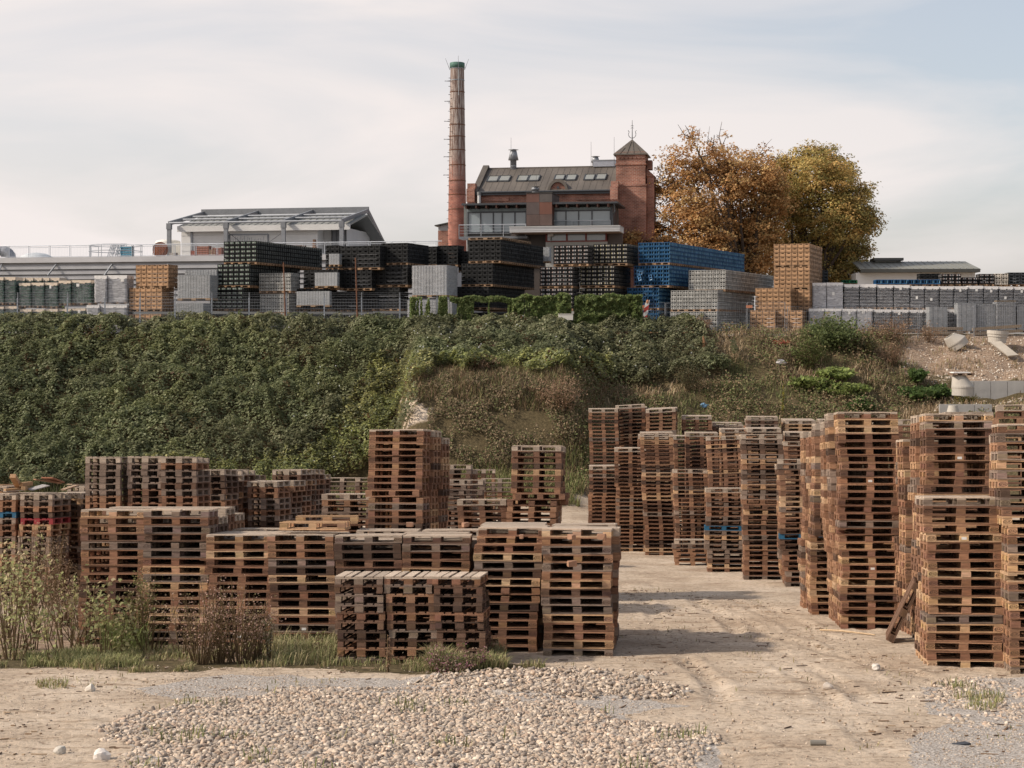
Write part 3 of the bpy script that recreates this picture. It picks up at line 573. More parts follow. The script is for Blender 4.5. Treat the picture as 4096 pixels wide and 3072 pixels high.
mb=MB(); px,pz=X(286,770,-.5); mb.tube([(px,-.5,pz-3),(px,-.5,X(286,690,-.5)[1])],.17,10,WB); mb.tube([(px,-.5,X(286,690,-.5)[1]),(px,-.5,X(286,658,-.5)[1])],.21,10,(.3,.3,.3)); part('flue_pipe',mb,m_white,hall)
def vent(x,yt,yb,yl,rp,rc,name='roof_vent'):
    cx,zb=X(x,yb,yl); zt=X(x,yt,yl)[1]; h=zt-zb; mb=MB()
    mb.lathe([(rp,zb-.6),(rp,zt-.52*h),(rc,zt-.52*h),(rc*.62,zt-.08*h),(rc*.4,zt-.06*h),(rc*1.02,zt-.04*h),(rc*.1,zt)],cx,yl,16); mb.lathe([(rp*1.04,zb+.32*h*.6),(rp*1.04,zb+.35*h*.6)],cx,yl,16,(1.8,1.8,1.8))
    part(name,mb,m_steel,hall,True)
vent(623,236,447,hd,.30,.50); vent(838,603,672,-1.6,.30,.42); vent(1430,305,425,hd+.2,.30,.42)
mb=MB(); a=X(1415,352,hd+.3); b_=X(1632,412,hd+.3); mb.box(a[0],b_[0],hd-.3,hd+.8,b_[1],a[1],(1.4,1.4,1.45)); mb.box(a[0]-.03,b_[0],hd-.34,hd+.84,a[1]-.06,a[1]+.02,(1.1,1.1,1.1))
for q in (.35,.75): mb.box(a[0]+(b_[0]-a[0])*q,a[0]+(b_[0]-a[0])*q+.06,hd+.2,hd+.3,b_[1]-1.2,b_[1],(.3,.3,.3))
part('air_duct',mb,m_steel,hall)
def rod(x,yt,yb,yl): cx,zb=X(x,yb,yl); zt=X(x-2,yt,yl)[1]; mb=MB(); mb.tube([(cx,yl,zb-.3),(cx,yl,zt)],[.022,.012],5); part('lightning_rod',mb,m_dsteel,hall)
rod(600,122,430,hd-.4); rod(1387,165,430,hd-.3); rod(1614,118,410,hd-.5); rod(848,487,668,-2)
# --- brick tower
tf=Frame(2464,148.2,10); T=lambda x,y,yl=0: tf.lp(*Z7(x,y),yl)
tow=thing('brick_tower','square red brick tower with pyramid metal roof and iron finial beside the autumn tree','tower',tf.loc,tf.rz)
tw=T(1920,300)[0]; tz=T(1780,283)[1]; td=2.9; mb=MB(); mb.box(0,tw,0,td,-1,tz)
zc=T(1780,392)[1]; mb.box(-.07,tw+.07,-.07,td+.07,zc,zc+.12); zd=T(1780,600)[1]; mb.box(-.09,tw+.09,-.09,td+.09,-1,zd); mb.box(-.14,tw+.14,-.14,td+.14,zd,zd+.16,(.6,.6,.6))
zf=T(1780,318)[1]
for i in range(7): q=tw*(i+.5)/7; mb.prism([(q-.19,zf+.5),(q-.19,zf-.02),(q-.11,zf-.1),(q+.11,zf-.1),(q+.19,zf-.02),(q+.19,zf+.5)],-.1,.01)
mb.box(-.1,tw+.1,-.1,td+.1,zf+.45,tz)
part('brick_wall',mb,m_brick,tow)
mb=MB(); zb=T(1940,500)[1]; mb.box(tw+.09,tw+.75,.5,td-.4,-1,zb); mb.add2([(tw+.05,.4,zb),(tw+.85,.4,zb),(tw+.85,td-.3,zb),(tw+.05,td-.3,zb),(tw+.05,.4,zb+.75),(tw+.05,td-.3,zb+.75)],[[0,1,2,3],[1,4,5,2],[0,3,5,4]],[[0,4,1],[3,2,5]]); mb.box(tw+.07,tw+.5,.9,td-.8,zb+.7,T(1950,335)[1]); part('buttress',mb,m_brick,tow)
mb=MB(); za=T(1785,140,td/2)[1]; e=.22; c4=[(-e,-e,tz),(tw+e,-e,tz),(tw+e,td+e,tz),(-e,td+e,tz)]; ap=(tw/2,td/2,za)
mb.add(c4+[ap],[[0,1,4],[1,2,4],[2,3,4],[3,0,4]]); mb.box(-e,tw+e,-e,td+e,tz-.1,tz)
for i in range(1,5): q=-e+(tw+2*e)*i/5; f_=1-abs(i/5-.5)*2; mb.beam((q,-e,tz+.03),(tw/2+(q-tw/2)*(1-f_),-e+(td/2+e)*f_,tz+(za-tz)*f_+.03),.05,.06)
part('pyramid_roof',mb,m_zinc,tow,color=None)
mb=MB(); ax,ay=tw/2,td/2; mb.tube([(ax,ay,za-.1),(ax,ay,za+1.75)],[.05,.02],6)
for s_ in (-1,1): mb.tube([(ax,ay,za+.12)]+[(ax+s_*(.34*math.sin(a)),ay,za+.46-.36*math.cos(a)) for a in np.linspace(.2,2.2,9)]+[(ax+s_*.38,ay,za+.82)],.03,5)
for q in (1.0,1.2): mb.tube([(ax-.13,ay,za+q),(ax,ay,za+q+.09),(ax+.13,ay,za+q)],.02,5)
part('finial',mb,m_dsteel,tow)
# --- chimney
ch=P(1829,V0,165); cz0=PZ-1; zt=P(1831,251,165)[2]-PZ
chim=thing('factory_chimney','tall tapering round brick chimney with pale lime streaks and a green copper cap','chimney',(ch[0],ch[1],PZ))
rb=1.09; rt=.70; rr=lambda z: rb+(rt-rb)*z/(zt-.9)
mb=MB(); mb.lathe([(rr(z),z) for z in np.linspace(-1,zt-.55,60)],0,0,40); part('shaft',mb,m_chim,chim,True)
mb=MB(); mb.lathe([(rt,zt-.56),(rt+.06,zt-.55),(rt+.06,zt-.03),(rt-.02,zt),(.3,zt+.02)],0,0,32); part('copper_cap',mb,m_copper,chim,True)
for v,cc in [(369,0),(437,0),(500,0),(547,0),(601,0),(661,0),(724,0),(780,0),(838,0),(274,1),(322,1)]:
    z=P(0,v,165)[2]-PZ; mb=MB(); q=rr(z); mb.lathe([(q-.02,z-.045),(q+.03,z-.045),(q+.03,z+.045),(q-.02,z+.045)],0,0,32,WB); part('iron_band',mb,m_steel if cc else m_rust,chim,color=None)
for v in (324,405,485,557,627,700):
    z=P(0,v,165)[2]-PZ; q=rr(z); mb=MB(); mb.tube([(-q+.05,-.25,z),(-q-.55,-.1,z-.03),(-q-.55,.1,z+.03),(-q+.05,.25,z)],.03,4); part('safety_hoop',mb,m_steel,chim)
for z in np.arange(3,zt-1.5,.42):
    mb=MB(); q=rr(z); a=rad(197+ (25 if int(z/.42)%2 else 0)); mb.tube([(q*math.cos(a),q*math.sin(a),z),((q+.2)*math.cos(a),(q+.2)*math.sin(a),z),((q+.2)*math.cos(a+.2),(q+.2)*math.sin(a+.2),z),(q*math.cos(a+.2),q*math.sin(a+.2),z)],.015,4); part('climbing_iron',mb,m_dsteel,chim)
for a,tl,h in ((rad(190),.45,1.15),(rad(-10),.42,1.1),(rad(-80),.0,1.35)):
    mb=MB(); q=rt+.06; mb.tube([(q*math.cos(a),q*math.sin(a),zt-.75),((q+tl)*math.cos(a),(q+tl)*math.sin(a),zt-.75+h)],[.03,.016],5); part('lightning_rod',mb,m_steel,chim)
mb=MB(); a=rad(-78); mb.tube([(rr(z)*1.02*math.cos(a),rr(z)*1.02*math.sin(a),z) for z in np.linspace(zt-3.4,zt-.6,8)],.035,5,(1.8,1.8,1.7)); part('down_cable',mb,m_steel,chim)
# --- glass fronted annex with rust panels and white canopy
af=Frame(1866,143.5,10); A=lambda x,y,yl=0: af.lp(*Z7(x,y),yl)
ann=thing('glass_annex','glazed upper storey with rust panel shaft and white canopy in front of the brick hall','building',af.loc,af.rz)
zl=A(400,1100)[1]; xr=A(1590,900)[0]; x1,zc1=A(165,860)
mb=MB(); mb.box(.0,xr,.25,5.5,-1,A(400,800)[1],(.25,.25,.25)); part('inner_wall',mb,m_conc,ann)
def glazing(xs,yt,ym,yb,pan):
    a=A(xs[0],yt); b_=A(xs[1],yb); mb=MB(); mb.box(a[0]-.02,b_[0],.0,.2,A(xs[0],ym)[1],a[1],(2.4,2.7,2.5)); band=part('blind_box',mb,m_dsteel,ann)
    zt_,zb_=A(xs[0],ym)[1],b_[1]; mb=MB(); mb.box(a[0],b_[0],.02,.18,zb_-.08,zb_+.06); mb.box(a[0],b_[0],.02,.18,zt_-.14,zt_)
    for q in pan: c_=A(q,900)[0]; mb.box(c_-.05,c_+.05,.0,.2,zb_,zt_)
    frm=part('window_frame',mb,m_dsteel,ann)
    for p,q in zip(pan[:-1],pan[1:]):
        x0,x1=A(p,900)[0]+.05,A(q,900)[0]-.05; mb=MB(); mb.box(x0,x1,.09,.12,zb_+.06,zt_-.14); part('window_pane',mb,m_pane,ann)
glazing((172,748),825,852,1055,[178,300,425,512,637,748]); glazing((1015,1583),812,836,990,[1018,1139,1264,1395,1576])
mb=MB(); q=A(150,900)[0]; mb.box(q-.12,q+.1,-.02,.22,zl,A(150,800)[1],(3,3,2.6)); part('corner_post',mb,m_dsteel,ann); mb=MB(); mb.box(xr-.1,xr+.08,-.02,3.5,zl,A(1590,800)[1],(1,1,1)); part('corner_post',mb,m_dsteel,ann)
def eave(xa,xb,y,name):
    a=A(xa,y,-1.2); b_=A(xb,y,-1.2); mb=MB(); mb.box(a[0],b_[0],-1.3,5,a[1]-.16,a[1],(1,1,1))
    for i in range(int((b_[0]-a[0])/.9)): mb.box(a[0]+.3+i*.9,a[0]+.42+i*.9,-1.15,2,a[1]-.42,a[1]-.16,(2.0,.9,.6))
    part(name,mb,m_dsteel,ann)
eave(115,752,772,'roof_overhang'); eave(1003,1650,760,'roof_overhang')
mb=MB(); xs=[A(750,800,-1.4)[0],A(878,800,-1.4)[0],A(1003,800,-1.4)[0]]; zs=[A(800,q,-1.4)[1] for q in (990,880,760,672)]
cc=[[(.105,.07,.06),(.10,.065,.055)],[(.095,.072,.066),(.135,.06,.042)],[(.13,.065,.05),(.088,.076,.07)]]
for j in range(3):
    for i in range(2): mb.box(xs[i]+.008,xs[i+1]-.008,-1.4,3,zs[j]+.008,zs[j+1]-.008,cc[j][i])
mb.box(xs[0]-.04,xs[2]+.04,-1.44,3.04,zs[3],zs[3]+.07,(.05,.045,.04)); part('rust_panel_shaft',mb,m_corten,ann)
mb=MB(); a=A(85,1098,-1.6); b_=A(760,1098,-1.6); mb.box(a[0],b_[0],-1.6,.2,a[1]-.2,a[1],(2.5,2.5,2.5)); part('balcony_slab',mb,m_dsteel,ann)
def railing(pts,h,par,mat=None,name='railing',np_=6,mid=3):
    mb=MB()
    for p,q in zip(pts[:-1],pts[1:]):
        p=np.array(p); q=np.array(q); mb.tube([p+[0,0,h],q+[0,0,h]],.035,5,(1.6,1.6,1.6))
        for j in range(1,mid+1): mb.tube([p+[0,0,h*j/(mid+1)],q+[0,0,h*j/(mid+1)]],.014,4,(1.4,1.4,1.4))
        n=max(2,int(np.linalg.norm(q-p)/1.5)+1)
        for i in range(n): s_=p+(q-p)*i/(n-1); mb.tube([s_,s_+[0,0,h]],.028,4,(1.5,1.5,1.5))
    part(name,mb,mat or m_steel,par)
h_=A(85,980,-1.55)[1]-A(85,1095,-1.55)[1]; z_=A(85,1098,-1.6)[1]
railing([(A(88,1000,-.1)[0],0,z_),(A(88,1000,-1.5)[0],-1.5,z_),(A(745,1000,-1.5)[0],-1.5,z_)],h_,ann)
z2_=A(1010,990,-.3)[1]; railing([(A(1012,900,-.3)[0],-.3,z2_),(A(1575,900,-.3)[0],-.3,z2_)],A(1010,942,-.3)[1]-z2_,ann)
mb=MB(); a=A(586,1000,-3.2); b_=A(1668,1056,-3.2)
z0c=A(586,1056,-3.2)[1]; mb.box(a[0],b_[0],-3.2,-.0,z0c,a[1],(.95,.95,.97)); mb.box(a[0]-.03,b_[0]+.03,-3.24,.05,a[1]-.07,a[1]+.02,(.7,.7,.7))
for q in (.33,.66): mb.box(a[0]-.02,b_[0]+.02,-3.23,-3.19,z0c+(a[1]-z0c)*q-.03,z0c+(a[1]-z0c)*q,(.6,.6,.6))
mb.box(a[0]+.1,b_[0]-.1,-3.1,-.1,z0c-.05,z0c-.004,(.42,.30,.24)); part('canopy',mb,m_white,ann)
mb=MB(); a=A(940,1060,-1.2); b_=A(1548,1132,-1.2); zt_,zb_=a[1],b_[1]; mb.box(a[0],b_[0],-1.2,.1,zb_-.12,zb_,(.30,.07,.06)); mb.box(a[0],b_[0],-1.2,.1,zt_-.08,zt_,(.30,.07,.06)); mb.box(A(600,1100,-.2)[0],a[0],-.3,.1,-1,zt_,(.10,.08,.07)); mb.box(b_[0],b_[0]+1.2,-.9,.1,-1,zt_,(.14,.11,.095)); mb.box(a[0],b_[0],-1.2,.1,-1,zb_-.12,(.55,.55,.53))
for q in (948,1148,1337,1535): c_=A(q,1100,-1.2)[0]; mb.box(c_-.07,c_+.07,-1.22,-1.0,zb_,zt_-.08,(.30,.07,.06))
part('red_window_frame',mb,m_white,ann)
for p,q in ((948,1148),(1148,1337),(1337,1535)): mb=MB(); mb.box(A(p,1100,-1.2)[0]+.07,A(q,1100,-1.2)[0]-.07,-1.13,-1.1,zb_,zt_-.08); part('window_pane',mb,m_pane,ann)
mb=MB(); a=A(965,1062,-1.5); b_=A(1012,1096,-1.5); mb.box(a[0],b_[0],-1.6,-1.3,b_[1],a[1],(1,1,1)); mb.tube([((a[0]+b_[0])/2,-1.4,b_[1]),((a[0]+b_[0])/2,-1.3,b_[1]-.4)],.05,6,(.4,.4,.4)); part('flood_lamp',mb,m_white,ann)
mb=MB(); mb.tube([(xr+.35,-1.1,A(1640,770,-1.2)[1]),(xr+.4,-1.0,A(1640,850,-1)[1]),(xr+.12,-.4,A(1640,880,-1)[1]),(xr+.12,-.4,zl)],.06,6); part('downpipe',mb,m_dsteel,ann)
# small shed left of the chimney
sf_=Frame(1741,171,10); q=lambda x,y,yl=0: sf_.lp(*Z(3,x,y),yl)
sh=thing('brick_shed','small dark red shed with grey gable just left of the chimney foot','shed',sf_.loc,sf_.rz); mb=MB(); x1=q(440,300)[0]; zt_=q(340,265)[1]; mb.box(.3,x1,0,4,-1,zt_); part('wall',mb,m_brick,sh)
mb=MB(); zr=q(405,200)[1]; ze=q(310,228)[1]; mb.prism([(.32,zt_),(x1,zt_),(x1,zr),(.32,ze)],.02,3.9,(.55,.55,.55)); part('gable_cladding',mb,m_white,sh); mb=MB(); mb.slab((0,-.3,ze),(0,4.3,ze),(x1,4.3,zr),(x1,-.3,zr),-.12,(.25,.25,.25)); part('roof',mb,m_roofgrey,sh)
mb=MB(); a=P(2455,0,150); zz=P(0,1020,150)[2]; mb.box(0,9,0,4,-1,zz-PZ); solo('low_brick_wall',mb,m_brick,'low dark red brick wall at the foot of the tower behind blue crates','wall',(a[0],a[1]+3,PZ),(0,0,-rad(10)))
# --- long concrete hall with roof terrace
lf=Frame(-60,135,11); q=lambda x,y,yl=0,k_=1: lf.lp(*Z(k_,x,y),yl)
con=thing('concrete_hall','long low grey concrete hall with ribbed front and a railed roof deck, at the left','building',lf.loc,lf.rz)
zt_=q(0,512)[1]; Lc=lf.lp(1760,1030)[0]; mb=MB(); mb.box(0,Lc,.3,26,-1,zt_,(1.02,1.0,1.0))
mb.box(-.05,Lc,-.05,.35,zt_-.32,zt_+.12,(1.12,1.1,1.1))
for i in range(9):
    z=zt_-.55-i*.42; mb.box(0,Lc,.1+.0*i,.32,z-.30,z,(.92,.91,.92)); mb.box(0,Lc,.02,.32,z-.33,z-.30,(.6,.6,.6))
mb.box(0,Lc,-.35,.3,zt_-4.9,zt_-4.2,(.35,.36,.36)); part('ribbed_wall',mb,m_hall,con)
mb=MB()
for x_,x2 in ((-20,15),(412,488),(900,970),(1380,1455)): a=q(x_,652,-.9); b_=q(x2,552,.1); mb.beam((a[0],-.9,a[1]),(b_[0],.1,b_[1]),.1,.1)
part('brace_rods',mb,m_steel,con)
DZ=zt_+.12                                              # deck level, local
mb=MB(); ht=q(0,400,.6)[1]-DZ; n=int(Lc/1.83)
mb.tube([(0,.6,DZ+ht),(Lc,.6,DZ+ht)],.035,5,(2,2,2))
for i in range(n+1):
    x_=i*1.83
    for o_ in (-.06,.06): mb.tube([(x_+o_,.6,DZ-.02),(x_+o_,.6,DZ+ht)],.025,4,(1.9,1.9,1.9))
    if i<n:
        mb.tube([(x_+.12,.6,DZ+ht*.86),(x_+1.71,.6,DZ+ht*.86)],.02,4,(1.9,1.9,1.9)); mb.tube([(x_+.12,.6,DZ+.08),(x_+1.71,.6,DZ+.08)],.02,4,(1.9,1.9,1.9))
        for j in range(1,12): xx=x_+.12+1.59*j/12; mb.box(xx-.003,xx+.003,.597,.603,DZ+.08,DZ+ht*.86,(1.9,1.9,1.9))
part('roof_railing',mb,m_steel,con)
def deck(x,y,yl,k_=1):                                  # world position on the deck
    lx,_=q(x,y,yl,k_); w_=lf.p+lf.f*lx+lf.d*yl; return (float(w_[0]),float(w_[1]),PZ+DZ)
S=lambda px: px/2.1602/F*137
# objects standing on the deck
mb=MB(); an=np.linspace(0,1.75,10); mb.tube([(.6-.75*(1-math.cos(a_)),0,.05+.62*math.sin(a_)) for a_ in an],np.linspace(.40,.46,10),16,(1.0,1.0,1.05),caps=False)
for i in (2,4,6,8): a_=an[i]; a2=an[i]+.05; mb.tube([(.6-.75*(1-math.cos(a_)),0,.05+.62*math.sin(a_)),(.6-.75*(1-math.cos(a2)),0,.05+.62*math.sin(a2))],.48,16,(.9,.9,.9),caps=False)
solo('air_hood',mb,m_steel,'curved grey metal air hood on the roof deck at far left','air hood',deck(40,505,2.5),(0,0,-rad(11)))
mb=MB(); mb.lathe([(1.5,0),(1.3,.25),(.8,.48),(.1,.58)],0,0,20,(2.2,2.2,2.1)); solo('roof_dome',mb,m_steel,'flat pale dome skylight on the deck right of the air hood','dome',deck(315,505,3),smooth=True)
mb=MB(); 
for i in range(2): z=.6+.5*i; mb.tube([(2.2*math.cos(a),2.2*math.sin(a),z) for a in np.linspace(0,6.283,25)],.03,4,(1.5,1.5,1.5))
for a in np.linspace(0,6.283,11)[:-1]: mb.tube([(2.2*math.cos(a),2.2*math.sin(a),0),(2.2*math.cos(a),2.2*math.sin(a),1.1)],.03,4,(1.5,1.5,1.5))
solo('ring_guard',mb,m_steel,'round tubular guard rail standing on the roof deck','guard rail',deck(1000,495,3.2))
for i,(x_,lab) in enumerate(((965,'left bundle of bent steel tubes leaning inside the ring guard'),(1035,'right bundle of bent steel tubes leaning inside the ring guard'))):
    mb=MB()
    for j in range(4): mb.tube([(j*.13-.4,0,0),(j*.13-.05,.1,1.15),(j*.13+.1,.1,1.2),(j*.16+.35,0,.0)],.035,5,(1.6,1.6,1.6))
    solo('tube_bundle',mb,m_steel,lab,'tubes',deck(x_,495,2.2),group='tube bundles on the roof deck')
mb=MB(); 
for j in range(5): mb.box(-.48,.48,-.4,.4,j*.2,j*.2+.15,(.09,.27,.36))
for sx in (-.47,.43): mb.box(sx,sx+.05,-.42,.42,0,1.0,(.09,.27,.36))
solo('blue_crate',mb,m_plastic,'blue slatted box beside the ring guard on the roof deck','box',deck(1100,497,2.4))
mb=MB(); rr_=S(66)
mb.tube([(0,-.06,rr_),(0,.06,rr_)],rr_,32,(1.2,1,1))
for j in range(9): s_=-rr_*.8+rr_*1.6*j/8; hlen=math.sqrt(max(rr_**2-s_**2,.01))*.95; mb.beam((s_-.25*0-hlen*.5,-.09,rr_-hlen*.75),(s_+hlen*.4,-.09,rr_+hlen*.75),.05,.05,(2.6,2.2,2.0)) if abs(s_)<rr_*.62 else None
solo('rusty_disc',mb,m_rust,'large round rusty grate disc standing in front of the white tank','disc',deck(1385,492,2.0))
mb=MB(); rt_=S(108); htk=S(178); mb.lathe([(rt_,0),(rt_,htk*.86),(rt_*.93,htk*.93),(rt_*.6,htk*.98),(0.02,htk)],0,0,32,(1.12,1.1,1.04)); solo('white_tank',mb,m_white,'white round storage tank with domed top behind the rusty disc','tank',deck(1452,492,6),smooth=True)
for i,(x_,w_,h_,c_,lab) in enumerate(((1680,40,52,(.30,.11,.08),'short red-brown crate left of the tall one on the deck'),(1757,120,90,(.27,.12,.085),'big red-brown slatted crate on the deck before the white hall'),(1845,46,60,(.33,.22,.15),'tan wooden box leaning by crates at deck end'),(1885,80,75,(.26,.12,.09),'open red-brown crate at the end of the roof deck'),(1500,50,36,(.40,.36,.32),'low grey box on the deck right of the rusty disc'))):
    mb=MB(); W_=S(w_); H_=S(h_)
    for j in range(5): mb.box(-W_/2,W_/2,-.3,.3,H_*j/5,H_*(j+.82)/5,c_)
    for sx in (-W_/2-.01,W_/2-.05): mb.box(sx,sx+.06,-.32,.32,0,H_*1.02,np.array(c_)*.8)
    solo('deck_crate',mb,m_wood,lab,'crate',deck(x_,490,1.8),(0,0,-rad(11)),group='boxes on the roof deck')
# white hall on the deck with open steel frame round it
q2=lambda x,y,yl=0: lf.lp(*Z(2,x,y),yl)
wh=thing('white_hall','white hall with shallow ribbed roof inside a steel frame on the roof deck','building',(lf.loc[0],lf.loc[1],PZ),lf.rz)
yw=4.0; xa=q2(55,300,yw)[0]; xb=q2(1232,300,yw)[0]; xe=q2(1500,300,yw)[0]; zE=q2(55,243,yw)[1]; mb=MB(); wd=9
mb.box(xa,xb,yw,yw+wd,DZ,zE); mb.box(xb,xe-.8,yw+1.6,yw+wd,DZ,zE,(.85,.85,.85))
for i in range(1,4): mb.box(xa,xb,yw-.02,yw+.01,DZ+(zE-DZ)*i/4-.02,DZ+(zE-DZ)*i/4,(.8,.8,.8))
part('wall',mb,m_white,wh)
zR=q2(800,150,yw+wd/2)[1]; mb=MB(); ev=(xa-.1,yw-.5,zE+.02)
xf=q2(1515,235,yw-.5)[0]
mb.slab((xa-.1,yw-.5,zE),(xf,yw-.5,zE),(xf,yw+wd/2,zR),(xa-.1,yw+wd/2,zR),.12); mb.slab((xf,yw+wd*1.25,zE-1.2),(xa-.1,yw+wd*1.25,zE-1.2),(xa-.1,yw+wd/2,zR),(xf,yw+wd/2,zR),.12)
n=int((xf-xa)/.55)
for i in range(n): x_=xa+(xf-xa)*(i+.5)/n; mb.beam((x_,yw-.5,zE+.13),(x_,yw+wd/2,zR+.13),.09,.06)
part('roof',mb,m_roofgrey,wh); mb=MB(); mb.box(xa-.12,xf,yw-.62,yw-.5,zE-.35,zE+.12,(1,1,1)); part('eaves_fascia',mb,m_white,wh)
mb=MB(); mb.box(xa+.85,xa+1.02,yw-.12,yw,DZ,zE); part('downpipe',mb,m_steel,wh)
mb=MB(); a=q2(1358,245,yw+1.5)[0]; b_=q2(1480,245,yw+1.5)[0]; mb.box(a,b_,yw+1.45,yw+1.6,DZ+.3,zE-.2,(2,2,2))
for i in range(4): x_=a+(b_-a)*i/3; mb.box(x_-.04,x_+.04,yw+1.40,yw+1.46,DZ+.3,zE-.2)
part('dark_door',mb,m_dsteel,wh)
sfm=thing('steel_frame','bare grey steel portal frame standing over the white hall','frame',(lf.loc[0],lf.loc[1],PZ),lf.rz)
yp=2.6; hr=7.6; zP=q2(440,195,yp)[1]; zK=q2(770,108,yp+hr)[1]; xs=[lf.lp(*Z(1,1462,200),yp)[0],q2(441,200,yp)[0],q2(938,190,yp)[0],q2(1440,185,yp)[0]]
for i,x_ in enumerate(xs):
    mb=MB(); mb.box(x_-.16,x_+.16,yp-.12,yp+.12,DZ,zP,(.8,.8,.8)); mb.box(x_-.2,x_+.2,yp-.16,yp+.16,zP-.5,zP,(.7,.7,.7)); part('post',mb,m_steel,sfm)
    mb=MB(); mb.beam((x_,yp,zP),(x_,yp+hr,zK),.18,.34,(.85,.85,.85)); part('rafter',mb,m_steel,sfm)
    mb=MB(); mb.beam((x_,yp+hr,zK),(x_,yp+2*hr,DZ+.6),.18,.34,(.75,.75,.75)); part('rear_rafter',mb,m_steel,sfm)
mb=MB(); mb.beam((xs[0]-.2,yp+hr,zK+.1),(xs[3]+.1,yp+hr,zK+.1),.2,.5,(.7,.7,.7)); part('ridge_beam',mb,m_steel,sfm)
for f_ in (0.0,.33,.62):
    mb=MB(); mb.tube([(xs[0],yp+hr*f_,zP+(zK-zP)*f_+.02),(xs[3],yp+hr*f_,zP+(zK-zP)*f_+.02)],.1,6,(1.1,1.1,1.1)); part('purlin',mb,m_steel,sfm)
mb=MB(); mb.tube([(xs[1],yp,zP-.7),((xs[1]+xs[2])/2,yp,zP-2.5),(xs[2],yp,zP-.8)],.025,4); part('tie_rod',mb,m_dsteel,sfm)
mb=MB(); a=q2(470,300,3.2)[0]; b_=q2(805,300,3.2)[0]; zt_=q2(470,300,3.2)[1]; mb.beam((a,3.2,zt_),(b_,3.2,zt_),.12,.12,(2,2,2))
for x_ in (a,b_): mb.box(x_-.07,x_+.07,3.13,3.27,DZ,zt_,(2,2,2))
for i in range(22): x_=a+(b_-a)*(i+.5)/22; mb.box(x_-.015,x_+.015,3.19,3.21,DZ+.1,zt_-.1-R.random()*.5,(3,3,3))
solo('hanging_rack',mb,m_dsteel,'dark metal rack with hanging rods in front of the white hall wall','rack',(lf.loc[0],lf.loc[1],PZ),(0,0,lf.rz))
for i,(x_,w_,h_,lab) in enumerate(((1050,170,40,'low pile of brown planks behind the deck railing'),(1205,28,90,'upright bundle of dark brown timber behind the deck railing'))):
    p=deck(x_,375,2.2,2); mb=MB(); W_=S(w_);H_=S(h_)+.5
    for j in range(5): mb.box(-W_/2+R.random()*.1,W_/2-R.random()*.1,-.2,.2,H_*j/5,H_*(j+.85)/5,np.array((.2,.12,.08))*R.uniform(.7,1.2))
    solo('timber_pile',mb,m_wood,lab,'timber',p,(0,0,-rad(11)))
# --- background hall on the right
rf=Frame(3290,150,4); q=lambda x,y,yl=0: rf.lp(*Z(5,x,y),yl)
rh=thing('white_depot','low white depot with grey metal roof behind the crates at far right','building',rf.loc,rf.rz)
x0=q(760,480)[0]; x1=q(1790,480)[0]; zE=q(1200,412)[1]; mb=MB(); mb.box(x0,x1,0,12,-1,zE,(1.0,1,1)); part('wall',mb,m_white,rh)
mb=MB(); a=q(800,412,-.8); b_=q(1832,405,-.8); zf0,zf1=q(1200,380,-.8)[1],q(1200,408,-.8)[1]; mb.box(a[0],b_[0],-.8,12,zf1,zf0-.25,(.45,.45,.43)); mb.box(a[0],b_[0],-.95,-.8,zf0-.3,zf0,(.3,.3,.3)); part('fascia',mb,m_roofgrey,rh)
mb=MB(); zr=q(1200,325,5)[1]; xr1=q(1705,325,5)[0]; mb.slab((a[0],-.9,zf0-.1),(b_[0],-.9,zf0-.1),(xr1,5,zr),(a[0],5,zr),.1,(1.05,1.03,.98)); mb.slab((b_[0],-.9,zf0-.1),(b_[0],12,zf0-.1),(xr1,6,zr),(xr1,5,zr),.1,(.9,.9,.9))
for i in range(1,18): s_=i/18; mb.beam((a[0]+(b_[0]-a[0])*s_,-.9,zf0+.02),(a[0]+(xr1-a[0])*s_,5,zr+.1),.05,.06,(.95,.95,.95))
part('roof',mb,m_roofgrey,rh)
mb=MB(); a=q(930,330,4); b_=q(1157,285,4); mb.box(a[0],b_[0],4,6,a[1]-.6,a[1]+.1,(.5,.5,.5)); mb.box(a[0]-.2,b_[0]+.1,3.6,6.4,b_[1]-.25,b_[1],(.4,.4,.4)); mb.box(b_[0]-.5,b_[0]-.1,4,6,a[1],b_[1]-.2,(.6,.6,.6)); mb.box(a[0],a[0]+2,4,6,a[1],b_[1]-.2,(.8,.8,.8)); part('roof_lantern',mb,m_roofgrey,rh)
# --- retaining walls and concrete cones
xw=P(3827,0,97)[0]
for row,(xs_,yy,z0_,z1_,n,cat) in enumerate(((xw,96.9,1.2,2.86,8,'grey concrete panel of the retaining wall'),(P(3757,0,92)[0],92.0,.4,1.66,3,'low grey concrete panel behind the pallets'))):
    for i in range(n):
        mb=MB(); mb.box(.012,.985,0,.14,0,z1_-z0_); mb.box(.012,.985,.14,.5,0,.12)
        if row==0 and i>3: continue
        lab=(cat+', '+('first','second','third','fourth')[i]+' from its left end') if row==0 else 'low grey concrete panel behind the far right pallets'+(', '+('leftmost','middle','rightmost')[i])
        solo('retaining_wall_panel',mb,m_conc,lab,'wall panel',(xs_+i*1.0,yy,z0_),group=('upper','lower')[row]+' retaining wall panels')
def cone(r0,r1,h,ecc,z1=.0):
    mb=MB(); seg=28; an=np.arange(seg)/seg*2*np.pi; prof_=[(r0,0,0),(r0,h*.38,0),(r0*1.04,h*.38,0),(r0*1.04,h*.46,0),(r1*1.06,h*.95,ecc),(r1,h,ecc),(r1*.75,h,ecc),(r1*.7,h*.5,ecc*.6)]
    V=[(r*math.cos(a)+e,r*math.sin(a),z) for r,z,e in prof_ for a in an]; mb.add(V,[[i*seg+j,i*seg+(j+1)%seg,(i+1)*seg+(j+1)%seg,(i+1)*seg+j] for i in range(len(prof_)-1) for j in range(seg)],(1.0,.96,.90)); return mb
